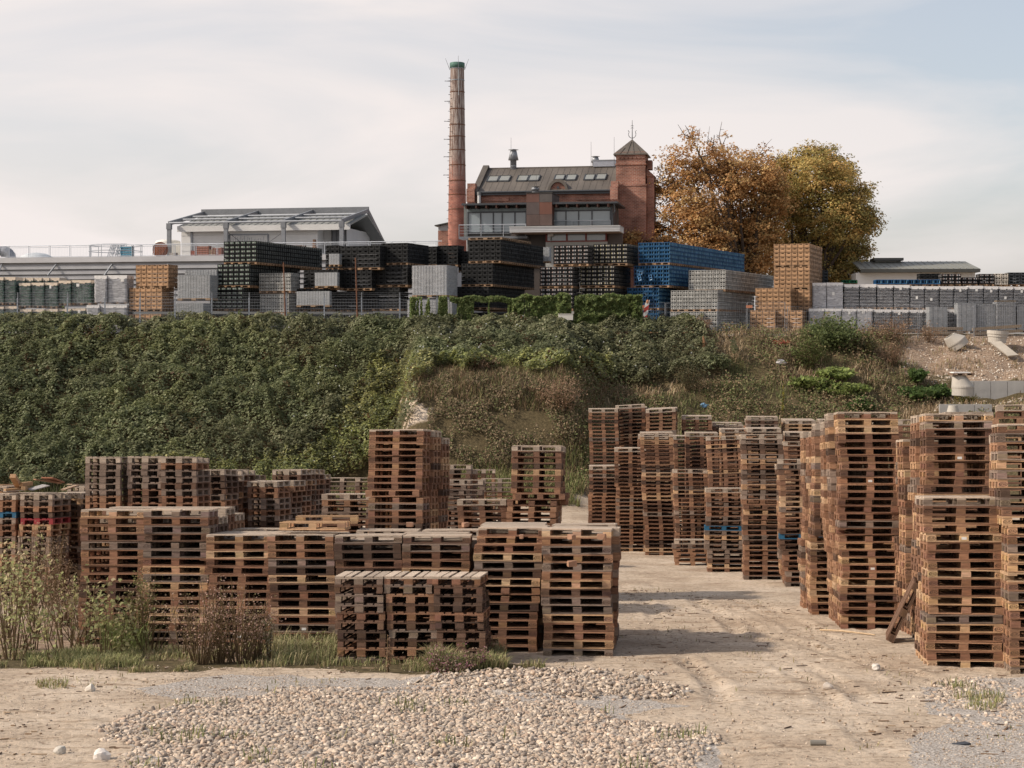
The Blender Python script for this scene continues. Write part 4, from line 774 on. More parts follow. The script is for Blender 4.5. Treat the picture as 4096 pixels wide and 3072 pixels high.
def PU(u,v,D): x,y,z=P(u,v,D); return (x,y,float(ground(x,y,False)))
p=P(3851,1580,94.6); solo('concrete_cone',cone(.62,.38,1.15,-.20),m_conc,'concrete manhole cone standing left of the retaining wall, a lid on top','concrete cone',(p[0],p[1],p[2]-.02),group='concrete manhole rings on the slope',smooth=False)
zz=p[2]+1.15; mb=MB()
mb.box(-.62,.62,-.5,.5,0,.03,(.16,.105,.07)); [mb.box(x_,x_+.12,-.5,.5,.03,.1,(.2,.13,.09)) for x_ in (-.62,-.06,.5)]; mb.box(-.64,.64,-.5,.5,.1,.13,(.23,.16,.11)); mb.box(-.55,.45,-.42,.42,.134,.19,(.75,.73,.7)); solo('cone_lid',mb,m_wood,'wooden lid with white sheet lying on the concrete manhole cone','lid',(p[0]-.1,p[1],zz))
p=P(3872,1375,102.5); solo('concrete_cone',cone(.62,.38,.95,.2),m_conc,'tipped pale concrete cone half sunk below the beams at slope top','concrete cone',(p[0]-.5,p[1],p[2]-.2),(rad(12),rad(32),rad(200)),group='concrete manhole rings on the slope')
p=P(3988,1368,102.3); mb=MB(); mb.lathe([(.55,0),(.58,.35),(.62,.36),(.62,.52),(.66,.53),(.66,.75),(.5,.75),(.48,.1)],0,0,28,(1.05,1.0,.93)); solo('concrete_ring',mb,m_conc,'round stepped concrete ring at the slope top near the right edge','concrete ring',(p[0],p[1],p[2]-.05),(0,rad(4),0),group='concrete manhole rings on the slope')
mb=MB(); mb.slab((-.75,0,.55),(-.1,-.1,.6),(.75,-.9,-.25),(.1,-.9,-.3),.12,(1.05,.98,.88)); p=P(4008,1385,101.6); solo('concrete_slab',mb,m_conc,'pale concrete slab sliding down the earth below the ring','slab',(p[0],p[1],float(ground(p[0],p[1]))+.2))
p=PU(3800,1670,90); solo('concrete_cone',cone(.36,.24,.9,.0),m_conc,'low concrete cone in front of the low wall panels','concrete cone',((3812-U0)/F*90.9,90.9,.75),group='concrete manhole rings on the slope')
# ---------------------------------------------------------------- trees
def tree(name,label,cat,u0,D,clumps,cols,nleaf,lsize,depth,twigs,seed,limbs_to):
    r=np.random.default_rng(seed); x0=(u0-U0)/F*D; root=thing(name,label,cat,(x0,D,PZ))
    cs=[]
    for (u,v,rp,dn) in clumps:
        x,y,z=P(u,v,D); rr=rp/F*D; cs.append((x-x0,r.uniform(-depth,depth)*.75,z-PZ,rr,dn))
    tb=MB(); h0=4.2; tb.tube([(0,0,-.6),(.05,0,1.2),(-.05,.1,2.6),(.1,.1,h0)],[.62,.46,.42,.40],10)
    for (x,y,z,rr,dn) in cs:                             # a limb to each leaf mass, forking into twigs
        st=np.array([.1*r.normal(),.1,h0*r.uniform(.6,1.05)]); en=np.array([x,y,z]); d=en-st; n=7
        t_=np.linspace(0,1,n)[:,None]; pts=st+d*t_+np.array([0,0,1.])*np.sin(t_*np.pi)*np.linalg.norm(d)*.10+r.normal(size=(n,3))*.18*np.sin(t_*np.pi)
        ln=np.linalg.norm(d); tb.tube(pts,np.linspace(.10+.012*ln,.035,n),6)
        for q in range(twigs if dn>.5 else twigs*2):
            a=pts[r.integers(3,n)]; dr=r.normal(size=3); dr[2]=abs(dr[2])*.8+.25; dr/=np.linalg.norm(dr); l_=rr*r.uniform(.6,1.35)
            b1=a+dr*l_*.5+r.normal(size=3)*.1; b2=a+dr*l_+r.normal(size=3)*.22+np.array([0,0,.15]); tb.tube([a,b1,b2],[.05,.034,.016],4)
            for w_ in range(2): c_=b1+(b2-b1)*r.random(); tb.tube([c_,c_+r.normal(size=3)*.35+np.array([0,0,.25])],[.026,.012],3)
    part('trunk',tb,m_bark,root)
    lb=MB(); tot=sum(c[3]**2*c[4] for c in cs)
    for (x,y,z,rr,dn) in cs:
        n=int(nleaf*rr**2*dn/tot); nk=max(6,int(n/26))     # sprays of leaves, denser at the outside
        dr=r.normal(size=(nk,3)); dr/=np.linalg.norm(dr,axis=1,keepdims=True); rad_=rr*(r.random((nk,1))**.45)*r.uniform(.8,1.18,(nk,1)); ctr=np.array([x,y,z])+dr*rad_*np.array([1,1.1,.92])
        k_=n//nk; p=np.repeat(ctr,k_,0)+r.normal(size=(nk*k_,3))*np.array([.36,.36,.17]); p[:,2]-=.25*np.abs(p[:,0]-np.repeat(ctr[:,0],k_))
        nn=np.repeat(dr,k_,0)*.5+np.array([0,0,.7])+r.normal(size=p.shape)*.45
        ct=tint(nk,cols,.22); c_=np.repeat(ct,k_,0)*r.uniform(.75,1.25,(nk*k_,1))
        leaves(lb,p,nn,r.uniform(lsize*.7,lsize*1.3,len(p)),c_,.8)
    part('crown',lb,m_leaf,root)
ca=[(2560,800,62,1.),(2590,890,80,1.),(2630,970,90,1),(2690,640,62,.42),(2755,570,52,.3),(2685,740,90,.6),(2800,680,95,.75),(2760,850,120,1),(2810,980,120,1),(2905,575,80,.10),(2895,650,80,.6),(2840,600,50,.2),(2955,720,120,1),(2950,870,130,1),(2945,1010,120,1),(3050,610,70,.22),(3060,690,80,.6),(3085,780,90,.9),(3060,900,100,1),(2690,1050,90,.9),(3050,1040,90,1),(2590,1075,70,.8),(2870,1090,90,.9),(2640,1010,80,.8),(2620,750,55,.5),(2540,930,60,.9),(2545,1010,60,.9),(2560,1060,60,.9),(2530,860,55,.8),(2515,960,45,.6),(2525,1020,50,.7)]
tree('horse_chestnut_tree','thinning orange-brown autumn tree with bare twigs on top, beside the brick tower','tree',2975,150,ca,[(.52,.29,.12),(.57,.34,.145),(.45,.25,.10),(.60,.41,.18),(.39,.24,.11)],90000,.22,4.2,6,5,None)
cb_=[(3130,700,80,.9),(3110,820,90,.9),(3100,950,90,.9),(3170,740,90,1),(3230,630,75,.9),(3325,615,65,.9),(3150,630,45,.5),(3390,675,68,.9),(3270,720,115,1),(3385,790,95,1),(3200,830,110,1),(3335,880,130,1),(3425,880,80,.9),(3230,970,120,1),(3375,1000,120,1),(3440,1000,70,.8),(3170,1060,95,1),(3300,1090,115,1),(3410,1110,80,.8),(3470,1085,42,.45),(3450,760,40,.5),(3465,930,42,.45),(3480,1000,32,.4),(3400,1190,80,.8),(3280,1180,90,1)]
tree('horse_chestnut_tree','full golden-green autumn tree behind the tall brown crate tower','tree',3265,156,cb_,[(.46,.345,.12),(.38,.31,.11),(.52,.37,.13),(.32,.28,.10),(.55,.36,.135)],100000,.22,4.2,3,9,None)

# ---------------------------------------------------------------- crates
def wall_grid(mb,L_,H,holes,org,ux,th=.014):             # wall with rectangular holes; ux is the wall direction in plan
    xs=sorted({0,L_,*[a for h in holes for a in h[:2]]}); zs=sorted({0,H,*[a for h in holes for a in h[2:]]})
    nx_=np.array([ux[1],-ux[0]])
    for i in range(len(xs)-1):
        j=0
        while j<len(zs)-1:
            cx=(xs[i]+xs[i+1])/2
            solid=lambda jj: not any(h[0]<cx<h[1] and h[2]<(zs[jj]+zs[jj+1])/2<h[3] for h in holes)
            if solid(j):
                e=j
                while e+1<len(zs)-1 and solid(e+1): e+=1
                a=np.array(org)+np.array(ux)*xs[i]; b_=np.array(org)+np.array(ux)*xs[i+1]; n_=nx_*th
                z0,z1=zs[j],zs[e+1]
                V=[(*a,z0),(*b_,z0),(*b_,z1),(*a,z1),(*(a-n_),z0),(*(b_-n_),z0),(*(b_-n_),z1),(*(a-n_),z1)]
                mb.add(V,[[0,1,2,3],[3,2,6,7],[1,0,4,5]]); j=e+1
            else: j+=1
def crate(kind,bottles=True):
    W,Dp,H=.370,.282,.248; mb=MB()
    if kind=='slot': fh=[(.105,.28,.168,.218)]; sh=[(.08,.205,.168,.218)]
    elif kind=='grey': fh=[(.045,.17,.13,.22),(.215,.34,.13,.22),(.07,.15,.035,.085),(.24,.315,.035,.085)]; sh=[(.05,.125,.10,.215),(.17,.245,.10,.215)]
    elif kind=='blue': fh=[(.035,.175,.05,.215),(.21,.35,.05,.215)]; sh=[(.045,.125,.06,.21),(.165,.245,.06,.21)]
    elif kind=='bottle': fh=[(.05,.17,.09,.215),(.215,.335,.09,.215)]; sh=[(.04,.13,.14,.23),(.165,.25,.14,.23)]
    else: fh=[(.10,.295,.12,.215)]; sh=[(.08,.215,.12,.215)]
    x0,y0=-W/2,-Dp/2
    wall_grid(mb,W,H,fh,(x0,y0),(1,0)); wall_grid(mb,Dp,H,sh,(x0+W,y0),(0,1)); wall_grid(mb,Dp,H,sh,(x0,y0+Dp),(0,-1)); wall_grid(mb,W,H,[],(x0+W,y0+Dp),(-1,0))
    mb.box(x0,x0+W,y0,y0+Dp,0,.02,(.8,.8,.8)); mb.box(x0-.006,x0+W+.006,y0-.006,y0+.01,H-.022,H-.002,(1.12,1.12,1.12)); mb.box(x0-.006,x0+W+.006,y0-.006,y0+.01,.0,.016,(.8,.8,.8))
    for xx in (x0-.005,x0+W-.011): mb.box(xx,xx+.022,y0-.007,y0+.008,0,H-.022,(.62,.6,.58))
    if kind=='slot': mb.box(x0+.05,x0+W-.05,y0-.004,y0,.05,.16,(1.18,1.15,1.1))
    mb.box(x0+.03,x0+W-.03,y0+.11,y0+Dp-.03,.02,H-.03,(.12,.12,.12))     # inner core block, darkened to stand for the shade inside the crate
    return mb
CR={}
def crate_mesh(kind):
    if kind not in CR:
        mb=crate(kind)
        if kind=='bottle':
            for i in range(6):
                for yy in (-.10,): mb.tube([(-.165+i*.066,yy,.03),(-.165+i*.066,yy,.15),(-.165+i*.066,yy,.19),(-.165+i*.066,yy,.245)],[.028,.028,.014,.013],5,(1,1,1))
        elif kind in('blue','grey'):
            for i in range(3): mb.tube([(.155,-.09+i*.09,.03),(.155,-.09+i*.09,.2)],[.03,.022],5,(.8,.8,.8) if kind=='grey' else (6,3.2,1.9))
        CR[kind]=(mb.mesh('crate_'+kind,m_crate),mb.proto())
    return CR[kind]
# bottles carry their own colour, so crates with bottles get two meshes
def bottle_crate(bc):
    key=('bottle',bc)
    if key not in CR:
        mb=crate('bottle'); mb.c=[c*np.array((.011,.0115,.012)) for c in mb.c]; pal={0:[(.74,.78,.72),(.36,.46,.36),(.85,.86,.82)],1:[(.80,.75,.72),(.70,.52,.46),(.85,.82,.8),(.62,.66,.70)],2:[(.80,.75,.66),(.68,.6,.36),(.82,.8,.75),(.56,.5,.45)]}[bc]
        for i in range(6):
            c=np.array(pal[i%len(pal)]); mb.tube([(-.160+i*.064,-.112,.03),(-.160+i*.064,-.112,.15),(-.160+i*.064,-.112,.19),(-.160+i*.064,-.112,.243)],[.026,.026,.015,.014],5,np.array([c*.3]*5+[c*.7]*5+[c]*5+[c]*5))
        for yy in (-.02,.08):
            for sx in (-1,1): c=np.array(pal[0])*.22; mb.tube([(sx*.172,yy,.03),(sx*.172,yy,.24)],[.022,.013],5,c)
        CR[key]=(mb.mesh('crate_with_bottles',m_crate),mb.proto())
    return CR[key]
COLS={'black':(.024,.0245,.025),'brown':(.35,.215,.125),'grey':(.37,.365,.345),'blue':(.03,.105,.225),'green':(.02,.14,.07),'cream':(.58,.52,.44),'bottles0':(1,1,1),'bottles1':(1,1,1),'bottles2':(1,1,1),'anthracite':(.05,.055,.06)}
CK={'brown':'slot','grey':'grey','blue':'blue','black':'plain','green':'blue','cream':'grey','anthracite':'plain'}
CN={'brown':'brown','grey':'light grey','blue':'blue','black':'empty black','green':'green','cream':'cream','bottles0':'black bottle-filled','bottles1':'black bottle-filled','bottles2':'black bottle-filled','anthracite':'dark grey'}
STUFF={}
PALS=[]                                                  # transforms and tints of every pallet under the crate loads
cand=[]
def block(kind,zk,xl,xr,yt,yb,loads,desc,D=108,yaw=20,nr=5,prio=0,pallet=True):
    ul,vt=Z(zk,xl,yt); ur,vb=Z(zk,xr,yb); y=rad(yaw); X0=(ul-U0)/F*D; du=(ur-U0)/F; w=(du*D-X0)/(math.cos(y)+du*math.sin(y))
    nc=max(1,round(w/.4)); cw=w/nc; z0=CAMZ+(V0-vb)/F*D; h=(vb-vt)/F*D/nr; nd=max(2,int(round(loads*4))); dd=.3
    if z0<PZ+.15: 
        nr=max(1,nr-int(math.ceil((PZ+.15-z0)/h-.3))); vb2=z0+0; z0=PZ+.15
    f=np.array([math.cos(y),-math.sin(y)]); d=np.array([math.sin(y),math.cos(y)])
    pr=bottle_crate(int(kind[-1])) if kind.startswith('bottles') else crate_mesh(CK[kind])
    base=np.array([X0,D]); c=np.array(COLS[kind])
    def mat(i,j,k):
        q=base+f*(cw*(i+.5))+d*(dd*(k+.5)); jit=R.normal(size=3)*np.array([.006,.006,.002]); sx,sz=cw/.4,h/.27
        return [[f[0]*sx,d[0],0,q[0]+jit[0]],[f[1]*sx,d[1],0,q[1]+jit[1]],[0,0,sz,z0+j*h],[0,0,0,1]]
    for i in range(nc):
        for j in range(nr):
            for k in range(nd):
                if not(k==0 or i==nc-1 or i==0 or j==nr-1): continue
                col=c*R.uniform(.82,1.15)
                m_=mat(i,j,k)
                if k==0: cand.append((prio,kind,m_,col,f"{CN[kind]} crate, {ORD[nr-j]} row down, {ORD[i+1]} column, {desc}",pr))
                else: STUFF.setdefault(kind,[]).append((m_,col,pr))
    if pallet:
        npx=max(1,round(w/1.2)); pw=w/npx; nk=max(1,round(nd*dd/.8)); pd=nd*dd/nk
        for a in range(npx):
            for k in range(nk):
                q=base+f*(pw*(a+.5))+d*(pd*(k+.5)); sx,sy=pw/1.215,pd/.815
                PALS.append(([[f[0]*sx,d[0]*sy,0,q[0]],[f[1]*sx,d[1]*sy,0,q[1]],[0,0,1,z0-.148],[0,0,0,1]],np.array((.30,.19,.115))*R.uniform(.75,1.25)))
block('brown',1,1172,1455,560,745,1,'upper brown load on the left')
block('brown',1,1115,1400,757,945,1.2,'middle brown load on the left')
block('brown',1,1115,1392,960,1145,1.1,'lowest brown load on the left')
block('bottles0',2,420,705,357,540,8,'top tier of long left black stack'); block('bottles0',2,365,645,552,740,6,'second tier of long left black stack')
block('bottles0',2,300,585,752,940,3,'third tier of long left black stack'); block('black',2,300,585,957,1145,3,'bottom tier of long left black stack',prio=5)
block('grey',2,725,1000,632,787,1,'upper light grey load near rusty pole'); block('grey',2,733,985,812,970,1.2,'lower light grey load near rusty pole'); block('grey',2,733,985,985,1140,1.2,'bottom grey load near rusty pole',prio=3)
block('black',2,1110,1410,602,760,1,'black load beside left grey crates',prio=2); block('black',2,1050,1335,767,945,1,'lower black load beside left grey crates',prio=2); block('black',2,1050,1335,960,1145,1,'bottom black load beside grey crates',prio=6)
block('black',2,1300,1420,392,588,1,'narrow black load below railing',prio=4,D=108.6)
block('black',2,1425,1772,397,588,1.5,'top black load behind second rusty pole',prio=1); block('black',2,1780,2010,372,545,3,'top black load left of grey trays',prio=1)
block('black',2,1425,1700,602,765,1.2,'middle black load behind second rusty pole',prio=1); block('black',2,1707,2010,562,735,1.2,'middle black load beside grey trays',prio=1)
block('black',2,1370,1628,787,950,1.2,'lower black load behind second rusty pole',prio=2); block('black',2,1370,1628,965,1145,1.2,'bottom black load by second rusty pole',prio=6); block('black',2,1637,1940,757,940,1.2,'lower black load beside grey trays',prio=2); block('black',2,1637,1940,955,1145,1.2,'bottom black load beside grey trays',prio=6)
block('black',3,185,318,400,560,1,'far black load behind grey trays',D=112,prio=4); block('black',3,322,500,392,560,1,'far right black load behind trays',D=112,prio=4); block('black',3,505,588,440,610,1,'narrow far black load',D=112,prio=5)
block('black',3,590,870,347,528,7.5,'top tier of middle black stack'); block('black',3,530,800,547,730,7,'second tier of middle black stack'); block('black',3,470,765,747,930,6,'third tier of middle black stack',prio=2); block('black',3,470,765,945,1145,4,'bottom tier of middle black stack',prio=6)
block('bottles1',3,1325,1628,392,555,1,'upper bottle load left of centre gap'); block('bottles1',3,1207,1495,577,745,1.2,'middle bottle load left of gap'); block('bottles1',3,1207,1495,762,940,1.2,'lower bottle load above ivy',prio=2); block('black',3,1207,1495,955,1145,1,'bottom load behind ivy fence',prio=7)
block('bottles2',3,1670,1965,380,550,2.2,'upper bottle load beside blue crates'); block('bottles2',3,1552,1855,567,740,3.2,'middle bottle load beside blue crates'); block('bottles2',3,1552,1855,762,940,3,'lower bottle load beside blue crates',prio=2); block('black',3,1552,1855,955,1145,2,'bottom load behind ivy by blue crates',prio=7)
block('blue',4,330,603,368,545,14,'top tier of the blue stack',yaw=25); block('blue',4,290,598,567,740,7,'second tier of the blue stack',yaw=25); block('blue',4,235,508,757,935,3,'third tier of the blue stack',yaw=25); block('blue',4,235,508,953,1130,3,'bottom tier of the blue stack',yaw=25)
block('grey',4,765,1085,606,775,9.5,'top tier of right light grey stack',yaw=25,D=107.4); block('grey',4,610,1015,780,945,7,'middle tier of right light grey stack',yaw=25,D=106.6); block('grey',4,605,1012,967,1135,8,'bottom tier of right light grey stack',yaw=25,D=106.4)
block('brown',4,1500,1812,379,565,4.25,'top load of tall brown tower'); block('brown',4,1500,1812,577,757,4.25,'second load of tall brown tower'); block('brown',4,1500,1812,770,945,2,'third load of tall brown tower',prio=8); block('brown',4,1340,1648,759,945,4,'brown load left of the tower',D=106.8); block('brown',4,1295,1515,960,1140,3,'lowest brown load left of tower',D=106.3); block('brown',4,1525,1750,962,1140,3,'lowest brown load under tower',D=106.3)
for a in (block('blue',5,930,1203,468,512,1,'left half of blue row at far right',D=110,yaw=4,nr=1),block('blue',5,1212,1490,468,512,1,'right half of blue row at far right',D=110,yaw=4,nr=1),block('green',5,650,775,473,503,1,'green row by the right tree',D=111,yaw=4,nr=1),
 block('black',5,1310,1495,417,467,1,'black group above blue row at far right',D=112,yaw=4,nr=2),block('bottles1',5,1500,1670,420,510,1,'taller bottle group right of blue row',D=110,yaw=4,nr=3),block('bottles1',5,1674,1812,450,510,1,'lower bottle group at far right',D=110,yaw=4,nr=2),block('bottles1',5,1825,1955,420,510,1,'bottle group left of cream crates',D=110,yaw=4,nr=3),block('cream',5,1957,2075,417,515,1,'cream group at far right',D=110,yaw=4,nr=3),block('anthracite',5,2078,2230,408,512,1,'dark group at right edge',D=110,yaw=4,nr=4),block('anthracite',5,476,521,388,500,1,'single dark column behind brown tower',D=112,yaw=4,nr=4)): pass
# the 300 crates that show best stay single: whole front faces, taken kind by kind
order={'brown':0,'blue':1,'green':1,'cream':2,'anthracite':3,'bottles1':2,'bottles2':2,'bottles0':2,'grey':3,'black':4}
cand.sort(key=lambda c:(c[0]>=1,order[c[1]],c[0]))
quota={'brown':90,'blue':60,'grey':46,'bottles0':40,'bottles1':26,'bottles2':22,'black':8}
for c in cand:
    pr_,kind,m_,col,lab,pr=c
    if quota.get(kind,0)>0 and pr_<6:
        quota[kind]-=1; o=link('bottle_crate',pr[0],None,col); o.matrix_world=Matrix(m_); tag(o,lab,'crate',f"{'black' if kind.startswith('bottles') else kind} crates stacked on the plateau")
    else: STUFF.setdefault(kind,[]).append((m_,col,pr))
merged={}
for kind,ls in STUFF.items(): merged.setdefault('black' if kind.startswith('bottles') else kind,[]).extend(ls)
for kind,ls in merged.items():
    mb=MB(); bypr={}
    for m_,col,pr in ls: bypr.setdefault(id(pr),(pr,[],[]))[1].append(m_); bypr[id(pr)][2].append(col)
    for pr,ms,cs in bypr.values(): mb.stamp(pr[1],ms,np.array(cs))
    solo('bottle_crates',mb,m_crate,f"remaining {kind} crates in the deeper rows and side faces of the {kind} stacks",'crates',kind='stuff')
# loose blue crates thrown on the blue stack
for (x,y,rz,rx,lab) in ((345,640,10,0,'loose light blue crate tilted on the blue stack, upper of the pair'),(338,676,75,0,'loose light blue crate stood on end below the upper loose one'),(432,672,80,0,'single loose light blue crate to the right of the tilted pair'),(350,862,20,0,'loose blue crate slipped onto the third tier'),(385,835,-25,0,'dark blue crate tilted above the slipped one')):
    u,v=Z(4,x,y); p=P(u,v,107.2); o=link('bottle_crate',crate_mesh('blue')[0],None,np.array((.10,.23,.42))*(.6 if y>800 else 1)); o.location=p; o.rotation_euler=(rad(20),rad(rz),rad(-20)); tag(o,lab,'crate','blue crates stacked on the plateau')

# ---------------------------------------------------------------- film wrapped bottle loads and tray stacks
WL={}
def wl_meshes(kind):
    if kind in WL: return WL[kind]
    W,Dp,H=1.0,1.2,1.5; layers=7
    gc={'green':[(.022,.065,.04),(.035,.095,.06)],'clear':[(.30,.29,.29),(.22,.215,.215)],'dark':[(.025,.025,.028),(.04,.038,.04)]}[kind]; cap={'green':(.04,.10,.065),'clear':(.62,.61,.61),'dark':(.66,.65,.64)}[kind]
    mb=MB(); hl=H/layers; mb.box(.06,W-.06,.06,Dp-.06,.0,H-.02,np.array(gc[0])*.35)
    for l in range(layers):
        z=l*hl; mb.box(0,W,0,Dp,z,z+.012,np.array(gc[1])*1.5 if kind!='dark' else (.25,.24,.23))
        for i in range(12):
            for (px,py) in (((i+.5)/12*W,.04),(W-.04,(i+.5)/12*Dp),(.04,(i+.5)/12*Dp)):
                c=np.array(gc[i%2]); mb.tube([(px,py,z+.012),(px,py,z+hl*.58),(px,py,z+hl*.74),(px,py,z+hl*.96)],[.037,.037,.018,.018],5,np.array([c]*10+[np.array(cap)*.75]*5+[cap]*5))
    a=mb.mesh('bottles_'+kind,m_glassbottle)
    mb=MB(); e=.015; n=10
    for s in range(1):
        xs=np.linspace(-e,W+e,9)
        mb.box(-e,W+e,-e,Dp+e,H,H+.035); 
        for q,(xa,ya,xb,yb) in enumerate(((-e,-e,W+e,-e),(W+e,-e,W+e,Dp+e),(W+e,Dp+e,-e,Dp+e),(-e,Dp+e,-e,-e))):
            for i in range(10):
                t0,t1=i/10,(i+1)/10; dz0,dz1=.12+.08*R.random(),0; o_=np.array([yb-ya,xa-xb]); o_=o_/np.linalg.norm(o_)*.012
                p0=np.array([xa+(xb-xa)*t0,ya+(yb-ya)*t0]); p1=np.array([xa+(xb-xa)*t1,ya+(yb-ya)*t1])
                mb.add([(*(p0+o_),H-dz0),(*(p1+o_),H-dz0),(*p1,H+.036),(*p0,H+.036)],[[0,1,2,3]])
    b_=mb.mesh('cover',m_card if kind=='green' else m_cover)
    mb=MB(); pts=[]; nz=14
    for s_,(xa,ya,xb,yb) in enumerate(((0,0,W,0),(W,0,W,Dp),(W,Dp,0,Dp),(0,Dp,0,0))):
        for i in range(8): pts.append((xa+(xb-xa)*i/8,ya+(yb-ya)*i/8))
    V=[]
    for j in range(nz+1):
        for (x,y) in pts: f_=1+.02+.016*R.normal(); V.append((W/2+(x-W/2)*f_,Dp/2+(y-Dp/2)*f_,-.1+(H+.1)*j/nz))
    m=len(pts); mb.add(V,[[j*m+i,j*m+(i+1)%m,(j+1)*m+(i+1)%m,(j+1)*m+i] for j in range(nz) for i in range(m)]); c_=mb.mesh('film',m_film,True); c2=mb.mesh('film',m_filmw,True)
    mb=MB(); mb.box(-.08,.08,-.004,0,0,.2); d_=mb.mesh('label_sheet',m_paper)
    mb=MB(); 
    for x0 in (0,.43,.86): mb.box(x0,x0+.14,.0,Dp,-.15,-.022,(.24,.155,.095))
    mb.box(0,W,0,Dp,-.022,-.002,(.28,.18,.11)); e_=mb.mesh('pallet_base',m_wood)
    WL[kind]=(a,b_,c_,c2,d_,e_); return WL[kind]
def wrapped(kind,zk,xl,xr,yt,yb,label,D=108,yaw=3,sheet=None,milky=False,depth=1.0):
    ul,vt=Z(zk,xl,yt); ur,vb=Z(zk,xr,yb); w=(ur-ul)/F*D*.965; h=(vb-vt)/F*D; zb=CAMZ+(V0-vb)/F*D
    if zb<PZ: h=max(.6,h-(PZ-zb)*0); zb=PZ
    root=thing('wrapped_bottle_load',label,'bottle pallet',((ul-U0)/F*D,D,zb+.15),-rad(yaw),'film wrapped bottle loads')
    root.scale=(w/1.0,depth,(h-.15)/1.535); a,b_,c_,c2,d_,e_=wl_meshes(kind)
    link('bottles',a,root); link('top_cover',b_,root); link('stretch_film',c2 if milky else c_,root); link('pallet_base',e_,root)
    if sheet: s_=link('label_sheet',d_,root); s_.location=(sheet[0],-.035,sheet[1])
    return root
A_='left of the brown crates'
for i,(xl,xr,yt,yb,sh,lab) in enumerate([(-70,38,668,905,None,'green bottle load cut by the left edge'),(42,140,666,905,None,'tall green bottle load second from the left edge'),(166,270,718,930,None,'lower green bottle load, leftmost of three in a row'),(274,386,715,932,None,'lower green bottle load between two others'),(390,504,714,938,(.45,1.15),'lower green bottle load with white sheet near its top'),(510,618,697,912,None,'dark green bottle load with creeper in front'),(622,796,693,908,(.33,1.1),'wide green bottle load with white sheet at upper centre'),
 (-70,40,922,1120,None,'bottom bottle load cut by the left edge'),(45,160,918,1120,None,'bottom bottle load second from the left edge'),(172,280,945,1145,None,'bottom green bottle load beneath the leftmost of three'),(286,390,945,1145,None,'bottom green bottle load beneath the middle of three'),(396,506,943,1145,(.45,1.2),'bottom green bottle load with a pair of white sheets'),(512,620,940,1145,None,'bottom green bottle load behind the creeper shoot'),(624,745,935,1145,(.55,1.2),'bottom bottle load left of the milky one')]):
    wrapped('green',1,xl,xr,yt,yb,lab+', left of the brown crates' if len(lab.split())<10 else lab,D=108.5,yaw=8,sheet=sh)
for (xl,xr,yt,yb,sh,lab) in [(818,930,653,890,None,'milky film wrapped load, left one of the tall pair by brown crates'),(934,1108,651,892,(.78,1.15),'milky film wrapped load with sheet on its side, touching the brown crates'),(750,866,907,1120,None,'lower milky film wrapped load, left of the lower pair'),(872,1112,906,1120,None,'wide lower milky film wrapped load beside the brown crates')]: wrapped('dark',1,xl,xr,yt,yb,lab,D=108,yaw=8,sheet=sh,milky=True)
for j,(xl,xr) in enumerate(((145,220),(224,292),(296,365),(369,430),(434,520))): wrapped('green',1,xl,xr,672,900,'back row green bottle load, '+ORD[j+1]+' from the left, only its cover visible',D=112,yaw=8)
TOPR=[(385,505,500,728,0,1,'whitest film wrapped bottle load, next to the brown crates'),(509,650,498,730,(.4,.75),1,'milky film wrapped load with bulging top, second from brown crates'),(661,790,512,730,0,0,'dark bottle load, third along the upper right row'),(795,937,512,730,0,0,'dark bottle load, fourth along the upper right row'),(945,1082,518,730,0,0,'dark bottle load, fifth along upper right row, beige top'),(1088,1226,518,730,(.42,1.2),0,'bottle load, sixth along upper right row, sheet at its top'),(1232,1353,528,735,(.45,.62),0,'bottle load, seventh along upper right row, sheet at mid height'),(1357,1478,530,735,(.45,.5),0,'bottle load, eighth along upper right row, low white sheet'),(1485,1606,530,735,0,0,'bottle load, ninth along upper right row, no sheet'),(1610,1726,530,735,(.45,1.15),0,'bottle load, tenth along upper right row, white sheet high'),(1730,1862,526,735,(.55,1.15),0,'bottle load, eleventh along upper right row, white sheet high'),(1866,1991,530,735,(.5,1.1),0,'bottle load, twelfth along upper right row, cream sheet'),(1996,2120,532,735,(.45,.62),0,'bottle load, thirteenth along upper right row, sheet above trays'),(2124,2250,534,735,(.55,1.1),0,'bottle load cut by the right edge of the view')]
for (xl,xr,yt,yb,sh,mk,lab) in TOPR: wrapped('clear' if mk else 'dark',5,xl,xr,yt,yb,lab,D=108,yaw=2,sheet=sh or None,milky=bool(mk))
for (xl,xr,yt,yb,sh,mk,lab) in [(358,487,738,950,0,1,'lower milky wrapped load beside the lowest brown crates'),(491,636,738,950,0,1,'lower milky wrapped load behind the green bush'),(641,766,740,950,(.5,1.15),1,'lower milky load with sheet, right of the bush'),(770,906,740,950,(.4,1.2),1,'lower milky load with sheet behind a tilted fence post'),(917,1066,745,950,0,0,'lower beige-topped bottle load behind dry weeds'),(1074,1216,747,950,(.42,1.15),0,'lower beige-topped bottle load with white sheet, behind dry weeds'),(1222,1344,748,950,0,0,'lower dark bottle load left of the first tray stack'),(1348,1400,748,950,0,0,'narrow strip of lower bottle load behind first tray stack'),(1556,1625,745,950,0,0,'lower bottle load squeezed between two tray stacks')]: wrapped('clear' if mk else 'dark',5,xl,xr,yt,yb,lab,D=106.8,yaw=2,sheet=sh or None,milky=bool(mk))
TM={}
